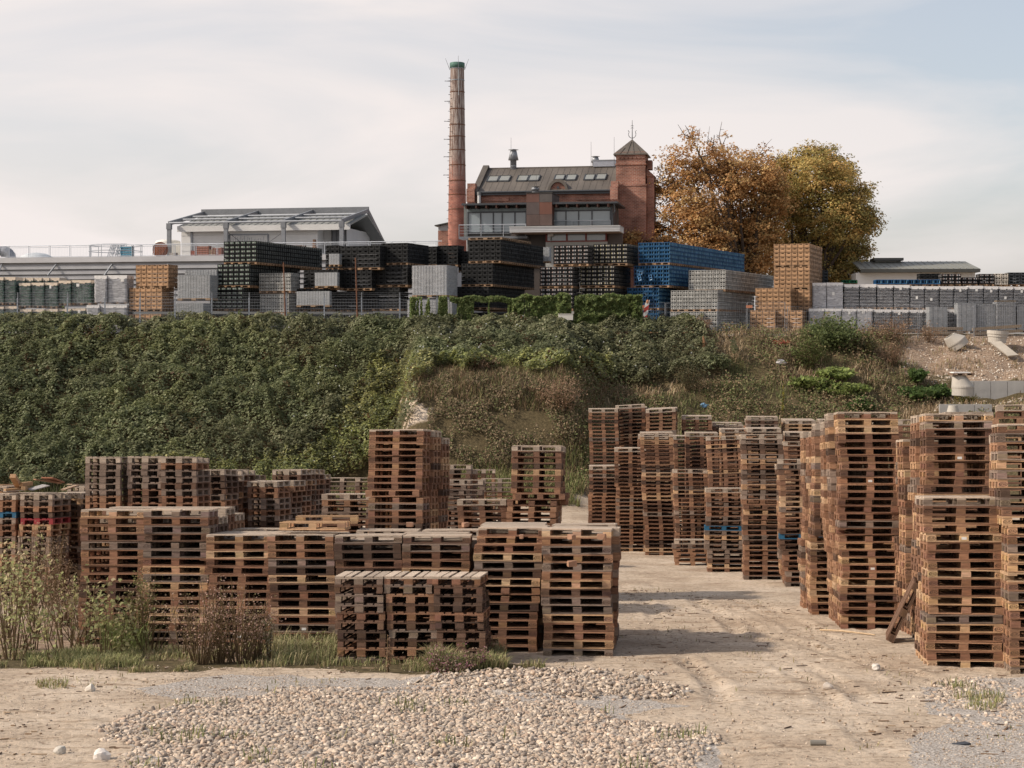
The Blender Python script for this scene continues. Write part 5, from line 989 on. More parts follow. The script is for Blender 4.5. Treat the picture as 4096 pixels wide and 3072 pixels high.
def traystack(zk,xl,xr,yt,yb,nc,label,D=107,yaw=20,depth=1.0,col=(.30,.31,.315)):
    ul,vt=Z(zk,xl,yt); ur,vb=Z(zk,xr,yb); y=rad(yaw); X0=(ul-U0)/F*D; du=(ur-U0)/F; w=(du*D-X0)/(math.cos(y)+du*math.sin(y)); h=(vb-vt)/F*D; zb=max(PZ,CAMZ+(V0-vb)/F*D)
    root=thing('tray_stack',label,'tray stack',(X0,D,zb),-y,'grey tray stacks')
    if 't' not in TM:
        mb=MB(); n=26; 
        for i in range(n): z=i/n; mb.box(.012,.988,.012,.988,z,z+.72/n,(1,1,1)); mb.box(0,1,0,1,z+.72/n,z+.99/n,(.72,.73,.74)); [mb.box(a,a+.05,-.006,.02,z,z+.6/n,(.5,.5,.5)) for a in (.18,.45,.72)]
        TM['t']=mb.mesh('tray_column',m_plastic); mb=MB(); 
        V=[]; pts=[(x,y_) for (xa,ya,xb,yb_) in ((0,0,1,0),(1,0,1,1),(1,1,0,1),(0,1,0,0)) for x,y_ in [(xa+(xb-xa)*i/6,ya+(yb_-ya)*i/6) for i in range(6)]]
        for j in range(11): V+=[(.5+(x-.5)*(1.012+.006*R.normal()),.5+(y_-.5)*(1.012+.006*R.normal()),j/10) for x,y_ in pts]
        m=len(pts); mb.add(V,[[j*m+i,j*m+(i+1)%m,(j+1)*m+(i+1)%m,(j+1)*m+i] for j in range(10) for i in range(m)]); TM['f']=mb.mesh('stretch_film',m_film,True)
        mb=MB(); [mb.box(a,a+.14,0,1,0,.8,(.26,.17,.10)) for a in (0,.43,.86)]; mb.box(0,1,0,1,.8,1,(.3,.2,.12)); TM['p']=mb.mesh('pallet_base',m_wood)
    for i in range(nc):
        o=link('tray_column',TM['t'],root,np.array(col)*R.uniform(.88,1.1)); o.location=(w*i/nc+.006,0,.13); o.scale=(w/nc-.012,depth,h-.13)
    o=link('stretch_film',TM['f'],root); o.scale=(w,depth,h-.13); o.location=(0,0,.13); o=link('pallet_base',TM['p'],root); o.scale=(w,depth,.125)
traystack(2,22,302,652,868,3,'grey wrapped tray stack between brown crates and the long black stack'); traystack(2,-5,243,893,1090,3,'lower grey wrapped tray stack behind the tan plume grass',D=106.3); traystack(2,85,360,607,868,3,'rear grey tray stack peeping over the wrapped one beside black crates',D=108.6)
traystack(3,105,403,567,840,3,'big pale grey wrapped tray block in front of the black crates',D=106.6,depth=1.9,col=(.40,.405,.41)); traystack(3,65,450,867,1060,4,'lower pale grey tray block behind creeper strands on the fence',D=106,col=(.42,.42,.42),depth=1.2)
traystack(2,1208,1402,628,760,2,'film wrapped grey trays among black crates right of the grey load',D=106.9,depth=.35); traystack(2,1050,1335,790,925,3,'triple film wrapped grey panel stack behind the mesh fence',D=106.9,depth=.35); traystack(2,1330,1420,465,575,1,'small film wrapped grey bundle high among black crates',D=107.6,depth=.4); traystack(3,1238,1292,408,545,1,'film wrapped grey bundle at the end of the middle black stack',D=113,depth=.4)
traystack(5,1392,1553,707,930,1,'slanted pale tray stack, first of the grey ones at right',D=105.9,yaw=2); traystack(5,1637,1802,676,935,1,'tall grey tray stack, second of the grey ones at right',D=105.8,yaw=2); traystack(5,1806,1966,681,935,2,'grey tray stack with diagonal film, third from the left at right',D=105.9,yaw=2); traystack(5,1972,2140,666,930,2,'darker grey tray stack carrying a plank, fourth at right',D=105.8,yaw=2,col=(.22,.225,.23)); traystack(5,2152,2300,705,930,2,'grey tray stack cut by the right edge',D=105.9,yaw=2)
mb=MB(); u,v=Z(5,1970,664); p=P(u,v,106.2); mb.box(0,1.25,0,.6,0,.06,(.23,.18,.13)); solo('plank',mb,m_wood,'flat plank lying on the dark grey tray stack at right','plank',(p[0],p[1]-.2,p[2]+.02))
# beams at the crest
for (x0,y0,x1,y1,h,lab) in ((865,912,1268,912,24,'single grey timber beam half hidden by dry weeds at the crest'),(1335,896,1682,894,26,'upper timber beam of the level pair at the crest'),(1335,934,1686,932,26,'lower timber beam of the level pair at the crest'),(1768,902,2187,872,26,'upper timber beam of the slanting pair at the right'),(1780,940,2198,914,26,'lower timber beam of the slanting pair at the right')):
    a=P(*Z(5,x0,y0),104.6); b_=P(*Z(5,x1,y1),104.6); mb=MB(); mb.beam(Vector((0,0,0)),Vector(b_)-Vector(a),.22,h/2.16/F*104.6,(.24,.185,.13)); solo('timber_beam',mb,m_wood,lab,'beam',(a[0],a[1],a[2]),group='timber beams along the crest')

# ---------------------------------------------------------------- fences
def gz(x,y): return float(ground(x,y,False))
fu=[-80,70,270,420,560,700,847,996,1145,1297,1446,1599,1748]
root=thing('mesh_fence','grey double-bar mesh fence with posts along the crest above the ivy','fence',(0,0,0))
D=104.2
for i,u in enumerate(fu):
    x=(u-U0)/F*D; mb=MB(); mb.box(x-.04,x+.04,D-.03,D+.03,5.2,8.0,(1.2,1.25,1.3)); mb.box(x-.02,x+.02,D+.03,D+.12,8.0,8.36); part('fence_post',mb,m_steel,root)
for i in range(len(fu)-1):
    xa,xb=(fu[i]-U0)/F*D,(fu[i+1]-U0)/F*D; mb=MB()
    for z in np.arange(5.7,7.95,.2): mb.box(xa,xb,D-.045,D-.035,z,z+.014)
    for z in (8.08,8.2,8.32): mb.box(xa,xb,D+.1,D+.108,z,z+.009)
    for x in np.arange(xa+.05,xb,.10): mb.box(x-.004,x+.004,D-.034,D-.028,5.7,7.95)
    part('mesh_panel',mb,m_steel,root)
def site_panel(u0,u1,vt,D,lab,tilt=0):
    x0,x1=(u0-U0)/F*D,(u1-U0)/F*D; zt=CAMZ+(V0-vt)/F*D; zb=zt-2.0; root=thing('site_fence_panel',lab,'fence panel',(x0,D,zb),0,'mobile site fence panels at the crest'); root.rotation_euler=(0,rad(tilt),0); w=x1-x0
    mb=MB(); mb.tube([(0,0,0),(0,0,2),(w,0,2),(w,0,0)],.02,6,(.9,.9,.92)); part('tube_frame',mb,m_steel,root)
    mb=MB(); [mb.box(x-.003,x+.003,-.003,.003,.05,1.98,(1.3,1.3,1.3)) for x in np.arange(.12,w,.14)]; [mb.box(0,w,.004,.008,z,z+.008,(1.3,1.3,1.3)) for z in np.arange(.2,2,.3)]; part('wire_mesh',mb,m_steel,root)
site_panel(2562,2660,1211,104.0,'first short site fence panel at the end of the ivy fence'); site_panel(2664,2868,1212,103.9,'site fence panel in front of the light grey crates'); site_panel(2872,2985,1210,103.9,'narrow site fence panel right of the grey crates'); site_panel(2990,3140,1209,103.9,'site fence panel in front of the lowest brown crates'); site_panel(3146,3282,1225,103.8,'site fence panel sagging behind the green bush',2); site_panel(3290,3460,1230,103.8,'site fence panel tilted left beside dry weeds',-4); site_panel(3470,3672,1228,103.9,'site fence panel ahead of the first tray stack'); site_panel(3678,3893,1218,104.1,'site fence panel ahead of the tall tray stacks'); site_panel(3897,4100,1224,104.1,'site fence panel at the right edge')
for (u,v0,v1,lab) in ((1137,1050,1272,'tall thin rusty pole in front of the light grey crates'),(1425,1031,1268,'tall thin rusty pole in front of the black crates, faded band')):
    a=P(u-3,v0,103.9); b_=P(u+5,v1+20,103.9); mb=MB(); mb.tube([(b_[0]-a[0],0,b_[2]-a[2]),(0,0,0)],[.05,.04],8); solo('rusty_pole',mb,m_rust,lab,'pole',a,group='rusty poles at the fence')
u,v=Z(4,388,1020); a=P(u,v,103.6); mb=MB(); w_=.13; hh=.95
for i in range(6):
    z0,z1=-hh+i*hh*2/6,-hh+(i+1)*hh*2/6; c=(.45,.05,.04) if i%2==0 else (.75,.72,.68); mb.add([(-w_,0,z0),(w_,0,z0+.25),(w_,0,z1+.25),(-w_,0,z1),(-w_,.04,z0),(w_,.04,z0+.25),(w_,.04,z1+.25),(-w_,.04,z1)],[[0,1,2,3],[7,6,5,4],[0,4,5,1],[1,5,6,2],[2,6,7,3],[3,7,4,0]],c)
root=thing('warning_beacon','red and white striped warning board leaning at the ivy fence end','warning board',a); root.rotation_euler=(0,rad(9),0); part('striped_board',mb,m_plastic,root); mb=MB(); mb.lathe([(.06,.95),(.085,1.02),(.085,1.12),(.03,1.18)],0,.02,10,(.42,.19,.10)); part('lamp',mb,m_plastic,root)
for i,(x,y,lab) in enumerate(((372,920,'small orange clamp plate on the fence beside the warning board'),(1290,921,'small orange plate on the fence right of the grey crates'))):
    u,v=Z(4,x,y); p=P(u,v,103.7); mb=MB(); mb.box(-.2,.2,-.01,.01,-.09,.09,(.55,.22,.12)); solo('fence_plate',mb,m_plastic,lab,'plate',p,group='orange plates on the site fence')
u,v=Z(3,1432,1010); p=P(u,v,102.2); mb=MB(); mb.box(-.45,.45,-.2,.3,-.2,.17,(1.15,1.1,1.0)); mb.box(-.47,.47,-.22,.32,.17,.20,(1.1,1.05,.95)); solo('white_box',mb,m_white,'white box sunk in the ivy below the hedge','box',p)
mb=MB(); a=P(3010,1335,103.4); mb.box(-2.0,6.0,-.6,1.2,-.3,0,(.9,.88,.84)); solo('concrete_pad',mb,m_conc,'thin concrete pad edge at the crest below the brown crates','pad',a)
# ivy hedge hanging on the fence
mb=MB(); n=42000; u=R.uniform(1640,2568,n); vt=1188-10*sstep(2050,2100,u)+ (fbm(u*.02,u*0,3,120)-.5)*26; v=vt+(R.random(n)**.9)*115
dn=np.where(u>2050,1.,0); st=fbm(u*.045,v*.004,3,123); kp=(dn>0)&(st>.28)|(dn==0)&((st>.55)|((v-vt<22)&(u>1800)))
u,v=u[kp],v[kp]; n=len(u); bl=fbm(u*.05,v*.05,3,126); D_=103.6-.75*bl*(u>2050)-R.random(n)*.25; x,y,z=(u-U0)/F*D_,D_,CAMZ+(V0-v)/F*D_
leaves(mb,np.stack([x,y,z],-1),np.array([[-.2,-.8,.5]])+R.normal(size=(n,3))*.5,R.uniform(.10,.19,n),tint(n,[(.13,.175,.055),(.165,.21,.07),(.105,.145,.045),(.20,.225,.085)]))
solo('ivy_hedge',mb,m_leaf,'bright green creeper hedge hanging over the fence before the bottle crates','ivy hedge')
# ---------------------------------------------------------------- pallets
PITCH=.146
def deck_mb(miss=None,wob=0):
    mb=MB(); xs=[(-.4,-.255),(-.2275,-.1275),(-.0725,.0725),(.1275,.2275),(.255,.4)]
    for i,(a,b_) in enumerate(xs):
        if i==miss: continue
        d=R.uniform(-.004,.004); s=R.uniform(.8,1.15); mb.box(-.6+R.uniform(0,.006),.6-R.uniform(0,.006),a,b_,.123+d*.3,.144+d*.3,(s,s,s))
    for x in (-.5275,0,.5275): s=R.uniform(.75,1.1); mb.box(x-.0725,x+.0725,-.4,.4,.1,.121,(s,s,s))
    return mb
def base_mb():
    mb=MB()
    for a,b_ in ((-.4,-.3),(-.0725,.0725),(.3,.4)): s=R.uniform(.8,1.1); mb.box(-.6,.6,a,b_,0,.022,(s,s,s))
    return mb
def broken_deck():
    mb=deck_mb(0); mb.box(-.6,.08,-.4,-.255,.122,.144,(1.1,1.05,1)); mb.box(.3,.6,-.4,-.27,.118,.140,(.8,.75,.7)); return mb
DECKS=[deck_mb() for _ in range(4)]+[deck_mb(1),deck_mb(0),broken_deck()]; BASES=[base_mb() for _ in range(3)]
def bl_mb(wx,wy): mb=MB(); mb.box(-wx/2,wx/2,-wy/2,wy/2,.022,.1); return mb
BLK=[(x,y,.145,.1 if y else .145) for x in (-.5275,0,.5275) for y in (-.35,0,.35)]
mDECK=[d.mesh('top_deck',m_wood) for d in DECKS]; mBASE=[d.mesh('bottom_boards',m_wood) for d in BASES]
mB1=bl_mb(.145,.1).mesh('block',m_wood); mB2=bl_mb(.145,.145).mesh('block',m_wood)
def stamp_mesh(txt,oval):
    cu=bpy.data.curves.new('t','FONT'); cu.body=txt; cu.size=.052 if oval else .06; cu.align_x='CENTER'; cu.align_y='CENTER'; cu.resolution_u=2; cu.fill_mode='FRONT'
    o=bpy.data.objects.new('t',cu); COL.objects.link(o); dg=bpy.context.evaluated_depsgraph_get(); me0=bpy.data.meshes.new_from_object(o.evaluated_get(dg)); V=np.empty(len(me0.vertices)*3); me0.vertices.foreach_get('co',V); V=V.reshape(-1,3)
    F3=[]
    for p in me0.polygons:
        q=list(p.vertices)
        for i in range(1,len(q)-1): F3.append((q[0],q[i],q[i+1]))
    bpy.data.objects.remove(o); bpy.data.curves.remove(cu); bpy.data.meshes.remove(me0)
    mb=MB(); W=np.stack([V[:,0],np.full(len(V),-.0015),V[:,1]],-1); mb.add(W,F3)
    if oval:
        an=np.linspace(0,2*np.pi,25)[:-1]; a,b_=.066,.033
        Vv=[(r*a*math.cos(t),-.0015,r*b_*math.sin(t)) for r in (1,.88) for t in an]; mb.add(Vv,[[i,(i+1)%24,24+(i+1)%24,24+i] for i in range(24)])
    return mb.mesh('brand_stamp',m_ink)
ST=[stamp_mesh('EPAL',True),stamp_mesh('EUR',True),stamp_mesh('UIC',False)]
m_lab=bpy.data.meshes
def lab_mesh(): mb=MB(); mb.box(-.04,.04,-.002,0,-.022,.022); return mb.mesh('paper_label',m_paper)
LABM=lab_mesh()
TONES={'pale':[(.48,.30,.17),(.52,.345,.21),(.44,.265,.15)],'brown':[(.29,.155,.092),(.25,.13,.079),(.33,.185,.11),(.205,.11,.07)],'grey':[(.24,.175,.135),(.20,.145,.112),(.27,.20,.155)],'dark':[(.13,.075,.05),(.155,.09,.06),(.105,.066,.047)]}
BLEACH=np.array((.50,.40,.31))
def proto_full(di,bi,seed):
    mb=MB(); r=np.random.default_rng(seed)
    for s in (DECKS[di],BASES[bi]):
        for V,c in zip(s.v,s.c): mb.add(V,BOXF,c)
    for (x,y,wx,wy) in BLK: s=r.uniform(.7,1.2); mb.box(x-wx/2,x+wx/2,y-wy/2,y+wy/2,.022,.1,(s,s,s))
    return mb.proto()
FULL=[proto_full(i%7,i%3,200+i) for i in range(8)]
ROWS=[]; STF=[]
def yardz(D): return float(pL(D))
def stack(ul,D,vt,face,desc,yaw=2,deep=1,off=(),lean=(0,0),mix=(.2,.55,.15,.1),ind=99,jit=1.0,ur=None,extra=0,plast=None,dx=0,tall=None,roll0=0):
    """ul: image column of the left front corner; vt: image row of the top front edge; height gives the number of pallets"""
    y=rad(yaw); f=np.array([math.cos(y),-math.sin(y)]); d=np.array([math.sin(y),math.cos(y)]); tl=-math.atan(.0794) if D<58 else 0
    wd,dp=(1.2,.8) if face=='L' else (.8,1.2)
    x0=(ul-U0)/F*D; gz_=float(ground(x0+.6,D+.4,False)); D2=D+(.0794*3 if D<58 else 0); zt=CAMZ+(V0-vt)/F*D2
    n=max(1,int(round((zt-gz_)/PITCH*1.0))); 
    for q in range(deep):
        jog=R.uniform(-.06,.06) if q else 0; nn=n-(0 if q==0 else int(R.integers(0,2)))
        wx=wy=0
        for j in range(nn):
            top=nn-j
            du=0
            for (t_,px) in off:
                if top>=t_: du+=px/F*D
            s=j*PITCH*math.cos(tl); sh=j*PITCH*math.sin(-tl)
            wx=np.clip(wx+jit*(R.normal()*.010+(R.normal()*.05 if R.random()<.06 else 0)),-.09,.09); wy=np.clip(wy+R.normal()*.008,-.05,.05)
            c=np.array([x0,D])+f*(wd/2+jog+du+wx+lean[0]*j*PITCH)+d*(dp/2+q*(dp+.03)+wy+lean[1]*j*PITCH); c=c+np.array([0,sh])
            za=gz_-.0794*0+s- (.0794 if tl else 0)*(q*(dp+.03)+dp/2)
            rz=-y+R.normal()*.012+(0 if face=='L' else math.pi/2)
            tn=R.choice(['pale','brown','grey','dark'],p=np.array(mix)/sum(mix)); col=np.array(TONES[tn][R.integers(0,len(TONES[tn]))])*R.uniform(.88,1.12)
            tilt=tl+R.normal()*.005; roll=R.normal()*.007+roll0
            lab=f"{tn} wooden pallet, {ORD[top]} from top of {desc}"
            ROWS.append(dict(bl=(j==nn-1),D=D,q=q,ok=(q==0 and top<=ind),loc=(c[0],c[1],za),rz=rz,tilt=tilt,roll=roll,col=col,tone=tn,lab=lab,face=face,plast=(plast or {}).get(top) if q==0 else None,desc=desc,top=top,front=(face=='L')))
FR=dict(mix=(.14,.58,.15,.13))
stack(299,29.7,2022,'L','front row stack at the weeds, far left',3,4,off=[(1,6),(2,-2)],**FR)
stack(556,29.5,2024,'L','second front row stack from the left',3,4,**FR)
stack(817,29.3,2130,'L','third front row stack from the left',2,4,mix=(.2,.6,.1,.1))
stack(1080,29.2,2137,'L','fourth front row stack, under loose pallets',2,4,**FR)
stack(1346,28.9,2132,'L','front row stack behind the low grey pile',2,4,mix=(.08,.36,.36,.2))
stack(1614,28.8,2124,'L','front row stack beside low pile, bricks atop',2,4,mix=(.1,.45,.3,.15))
stack(1884,28.4,2102,'L','front row stack, second from its right end',2.5,4,off=[(1,8),(2,-6),(3,-10)],**FR)
stack(2164,27.9,2124,'L','front row stack at the sandy track',5,4,off=[(1,14),(5,-4)],mix=(.12,.5,.3,.08))
# loose half turned pallets lying on the row
Qd=dict(yaw=3.5,mix=(.01,.22,.30,.47))
stack(1326,26.75,2285,'S','left column of low weathered pile',3.5,1,off=[(1,8),(3,6),(5,5),(7,6)],jit=.3,mix=(.01,.22,.30,.47))
stack(1524,26.70,2288,'S','middle column of low weathered pile',3.5,1,off=[(1,8),(3,6),(5,5),(7,6)],jit=.3,mix=(.01,.22,.30,.47))
stack(1722,26.65,2291,'S','right column of low weathered pile',3.5,1,off=[(1,8),(3,6),(5,5),(7,6)],jit=.3,mix=(.01,.22,.30,.47))
GM=dict(mix=(.03,.3,.42,.25))
stack(347,36.3,1835,'S','left stack of the raised rear trio',4,1,ind=7,**GM); stack(493,36.25,1833,'S','middle stack of the raised rear trio',4,1,ind=7,**GM); stack(639,36.2,1828,'S','right stack of the raised rear trio',4,1,ind=7,**GM)
stack(760,38.5,1886,'S','rear',6,1,ind=0,**GM); stack(800,40.5,1908,'S','rear',7,1,ind=0,**GM); stack(840,42.5,1868,'S','rear',8,2,ind=0,**GM)
stack(987,41.5,1921,'S','rear',7,2,ind=0,**GM); stack(1075,44.3,1870,'S','rear',7,2,ind=0,**GM); stack(1135,46.5,1878,'S','rear',8,2,ind=0,**GM); stack(1175,48.5,1925,'S','rear',8,1,ind=0,**GM)
stack(1286,56,1916,'L','rear',0,1,ind=0,**GM); stack(1424,56,1914,'L','rear',0,1,ind=0,**GM)
stack(1292,38.2,1984,'L','rear stack left of the tall tower',1,2,ind=4,mix=(.15,.6,.2,.05))
BR=dict(mix=(.14,.68,.08,.10))
stack(1480,35,1708,'L','tall tower behind the front row',9,3,ind=14,off=[(10,-8)],**BR)
stack(2036,39,1771,'L','second tall tower left of the track',5,3,ind=13,off=[(9,18),(10,-34)],**BR)
stack(1824,39.3,2003,'L','low stack between the two towers',3,2,ind=4,**BR)
stack(1735,50,1848,'L','rear',3,2,ind=0,**GM); stack(1770,46,1921,'L','rear',3,1,ind=0,**GM); stack(1918,52,1918,'L','rear',1,1,ind=0,**GM); stack(1890,56,1868,'S','rear',1,1,ind=0,**GM)
# right cluster, far part
CL=dict(mix=(.10,.62,.10,.18),ind=0)
stack(2366,66,1634,'L','rear',3,1,lean=(-.03,0),**CL); stack(2355,62.8,1866,'L','rear',3,1,**CL); stack(2480,66.5,1617,'L','rear',3,2,lean=(-.02,0),roll0=-.055,**CL); stack(2457,61.8,1792,'L','rear',4,1,off=[(11,6)],**CL)
stack(2594,65.5,1634,'L','rear',4,2,roll0=-.05,lean=(-.01,0),**CL); stack(2589,59.8,1736,'L','rear',4,1,lean=(-.055,0),**CL); stack(2545,63.8,1742,'L','rear',3,1,**CL); stack(2690,62.5,1752,'L','rear',3,1,**CL)
stack(2735,66.5,1657,'L','rear',3,1,**CL); stack(2735,60.5,1729,'L','rear',3,1,**CL); stack(2712,57.2,1873,'L','rear',3,1,off=[(1,-6)],**CL); stack(2700,54,2157,'L','low rear stack',5,1,off=[(2,-10),(4,8)],**CL)
stack(2860,67,1690,'L','rear',2,2,**CL); stack(2880,62,1716,'L','rear',2,1,**CL)
stack(2836,56.5,1750,'L','rear',4,1,lean=(-.025,0),roll0=-.04,**CL); stack(2838,50.5,1951,'L','rear',5,2,off=[(9,-6)],plast={9:'blue'},mix=(.08,.5,.25,.17),ind=0,)
stack(2970,47,1734,'L','rear',5,2,off=[(15,6)],mix=(.1,.6,.2,.1),ind=0)
stack(2994,64,1666,'L','rear',3,2,**CL); stack(2998,58,1710,'L','rear',3,1,**CL); stack(3135,64,1676,'L','rear',2,2,**CL); stack(3140,58.5,1735,'L','rear',2,1,**CL); stack(3270,66,1672,'L','rear',2,1,**CL)
stack(3150,51,1766,'L','rear',3,1,**CL); stack(3126,44.3,1838,'L','ragged stack with a blue pallet',6,2,off=[(22,12),(3,6)],plast={15:'blue'},mix=(.15,.6,.15,.1),ind=0)
stack(3262,35.6,1686,'L','stack left of the tallest near tower',5,3,off=[(18,-14)],ind=29,mix=(.2,.62,.1,.08))
stack(3358,32.6,1657,'L','tallest near tower on the right',6,3,off=[(9,-4),(20,10)],mix=(.22,.6,.08,.1))
stack(3592,37.5,1684,'L','rear',5,1,ind=0,**BR); stack(3690,40,1700,'L','rear',4,1,ind=0,**BR); stack(3810,41,1640,'L','rear',4,1,ind=0,**BR); stack(3990,36,1622,'L','rear',14,1,ind=0,**BR)
stack(3636,31.2,1755,'L','stack behind the leaning pallet',5,2,off=[(10,6)],ind=26,mix=(.22,.55,.13,.1))
stack(3726,29.2,1661,'L','rear tower above the nearest right stack',6,2,ind=11,off=[(3,-4),(10,-10)],mix=(.25,.5,.15,.1))
stack(3706,26.3,1992,'L','nearest right stack',6,2,off=[(5,8),(14,-6)],mix=(.3,.58,.06,.06))
stack(4030,25.4,1686,'L','tower cut by the right edge',9,3,off=[(8,10)],mix=(.25,.45,.22,.08))
# left ragged group
LG=dict(mix=(.12,.55,.23,.10),ind=0)
stack(-70,39.2,1972,'S','left edge stack',6,2,plast={4:'blue'},**LG); stack(66,39,1968,'S','second ragged left stack',6,3,plast={5:'red'},**LG); stack(205,40.5,1962,'S','rear',8,2,**LG); stack(270,43,1948,'S','rear',6,1,**LG); stack(-90,43,1945,'S','rear',5,1,**LG)
cands=[r for r in ROWS if r['ok'] and not r['plast']]; cands.sort(key=lambda r:(r['D']>27.5 and r['q'],r['D']+(0 if r['front'] else 0)))
chosen=set(id(r) for r in cands[:300]); mbS=MB(); groups={}
def mat4(r): return Matrix.Translation(r['loc'])@Matrix.Rotation(r['tilt'],4,'X')@Matrix.Rotation(r['rz'],4,'Z')@Matrix.Rotation(r['roll'],4,'Y')
def add_pallet(M4,col,lab,front=True,group='wooden pallets stacked in the yard',stampy=.55,name='wooden_pallet',bl=False):
    root=thing(name,lab,'pallet',(0,0,0),0,group); root.matrix_world=M4
    link('top_deck',mDECK[int(R.choice([0,0,1,1,2,2,3,3,4,5,6]))],root,(BLEACH*R.uniform(.85,1.1)) if bl else col*R.uniform(.9,1.12)); link('bottom_boards',mBASE[R.integers(0,3)],root,col*R.uniform(.85,1.1))
    st=R.random()<stampy; kind=R.choice([0,0,0,1,1,2])
    for i,(x,y,wx,wy) in enumerate(BLK):
        if y==-.35 and x and R.random()<.018: continue
        b_=link('block',mB1 if y else mB2,root,col*R.uniform(.72,1.2)*np.array([1,R.uniform(.92,1.05),R.uniform(.86,1.08)])); b_.location=(x+R.normal()*.004,y+R.normal()*.004,0)
        if front and y<0:
            if st and x: s=link('brand_stamp',ST[kind if x<0 else (0 if kind==2 else kind)],b_); s.location=(0,-.05,.061)
            elif x==0 and R.random()<.05: s=link('paper_label',LABM,b_); s.location=(0,-.0505,.061)
    return root
for r in ROWS:
    if r['plast']:
        c={'blue':(.02,.105,.19),'red':(.28,.03,.035)}[r['plast']]; mb=MB(); pr=FULL[0]; mb.add(pr[0],pr[1],np.clip(pr[3],.9,1.1))
        o=solo(r['plast']+'_pallet',mb,m_plastic,f"{r['plast']} pallet, {ORD[r['top']]} from top of {r['desc'] if r['desc']!='rear' else 'a stack in the right cluster'}",'pallet',group=r['plast']+' pallets among the wooden ones',color=c); o.matrix_world=mat4(r)
    elif id(r) in chosen: add_pallet(mat4(r),r['col'],r['lab'],r['front'],stampy=.7 if r['tone']!='grey' else .4,bl=r['bl'])
    else: groups.setdefault(int(R.integers(0,8)),([],[])); groups[max(groups)][0]; g=groups[int(R.choice(list(groups)))]; g[0].append(np.array(mat4(r))); g[1].append(BLEACH*.85 if r['bl'] else r['col'])
for gi,(ms,cs) in groups.items(): mbS.stamp(FULL[gi],ms,np.array(cs))
for i in range(0,len(PALS)): pass
mbS.stamp(FULL[2],[p[0] for p in PALS],np.array([p[1] for p in PALS]))
for (x0,xr_,y_,n_) in ((1228,1970,520,12),):             # pallets under the crates on top of the wrapped loads
    for i in range(n_): u,v=Z(5,x0+(xr_-x0)*i/n_,512); p=P(u,v,110); mbS.stamp(FULL[i%8],[[[1,0,0,p[0]+.6],[0,1,0,p[1]+.4],[0,0,1,p[2]-.15],[0,0,0,1]]],np.array((.40,.27,.16)))
for i in range(7):                                        # pallets lying on the middle black stack
    u,v=Z(3,590,347); p=P(u,v,108); y=rad(20); f=(math.cos(y),-math.sin(y)); d=(math.sin(y),math.cos(y))
    for a in range(2): mbS.stamp(FULL[i%8],[[[f[0],d[0],0,p[0]+f[0]*(.6+1.2*a)+d[0]*(.4+.83*i)],[f[1],d[1],0,p[1]+f[1]*(.6+1.2*a)+d[1]*(.4+.83*i)],[0,0,1,p[2]+.01],[0,0,0,1]]],np.array((.25,.17,.11)))
solo('wooden_pallets',mbS,m_wood,'the many farther and hidden wooden pallets of the yard and under the crate loads','pallets',kind='stuff')
# single pallets lying on top and leaning
def lone(u,v,D,yaw,lab,tone='pale',tx=-4.5,flip=False,dz=0):
    x,y_,z=P(u,v,D); M4=Matrix.Translation((x,y_,z+dz))@Matrix.Rotation(rad(tx),4,'X')@Matrix.Rotation(rad(-yaw),4,'Z')@(Matrix.Rotation(math.pi,4,'X')@Matrix.Translation((0,0,-.144)) if flip else Matrix.Identity(4))
    add_pallet(M4,np.array(TONES[tone][0])*1.05,lab,not flip)
def topz(u,vt,D): return P(u,vt,D)
lone(1262,2117,30.0,2,'pale pallet lying upside down on the fourth front row stack','pale',flip=True); lone(1310,2092,32.0,-4,'pale pallet lying just behind the upside down one','pale',flip=True)
# pallet leaning on its long edge
b0=np.array(P(3572,2566,29.9)); gz0=float(ground(b0[0],b0[1])); an=rad(25)
M4=Matrix.Translation((b0[0],b0[1],gz0))@Matrix.Rotation(rad(-13),4,'Z')@Matrix.Rotation(an,4,'Y')@Matrix.Rotation(rad(-90),4,'Y')@Matrix.Translation((.6,.4,0))
add_pallet(M4,np.array(TONES['dark'][1]),'dark pallet standing on end, leaning right against the near right stacks',True,name='wooden_pallet')
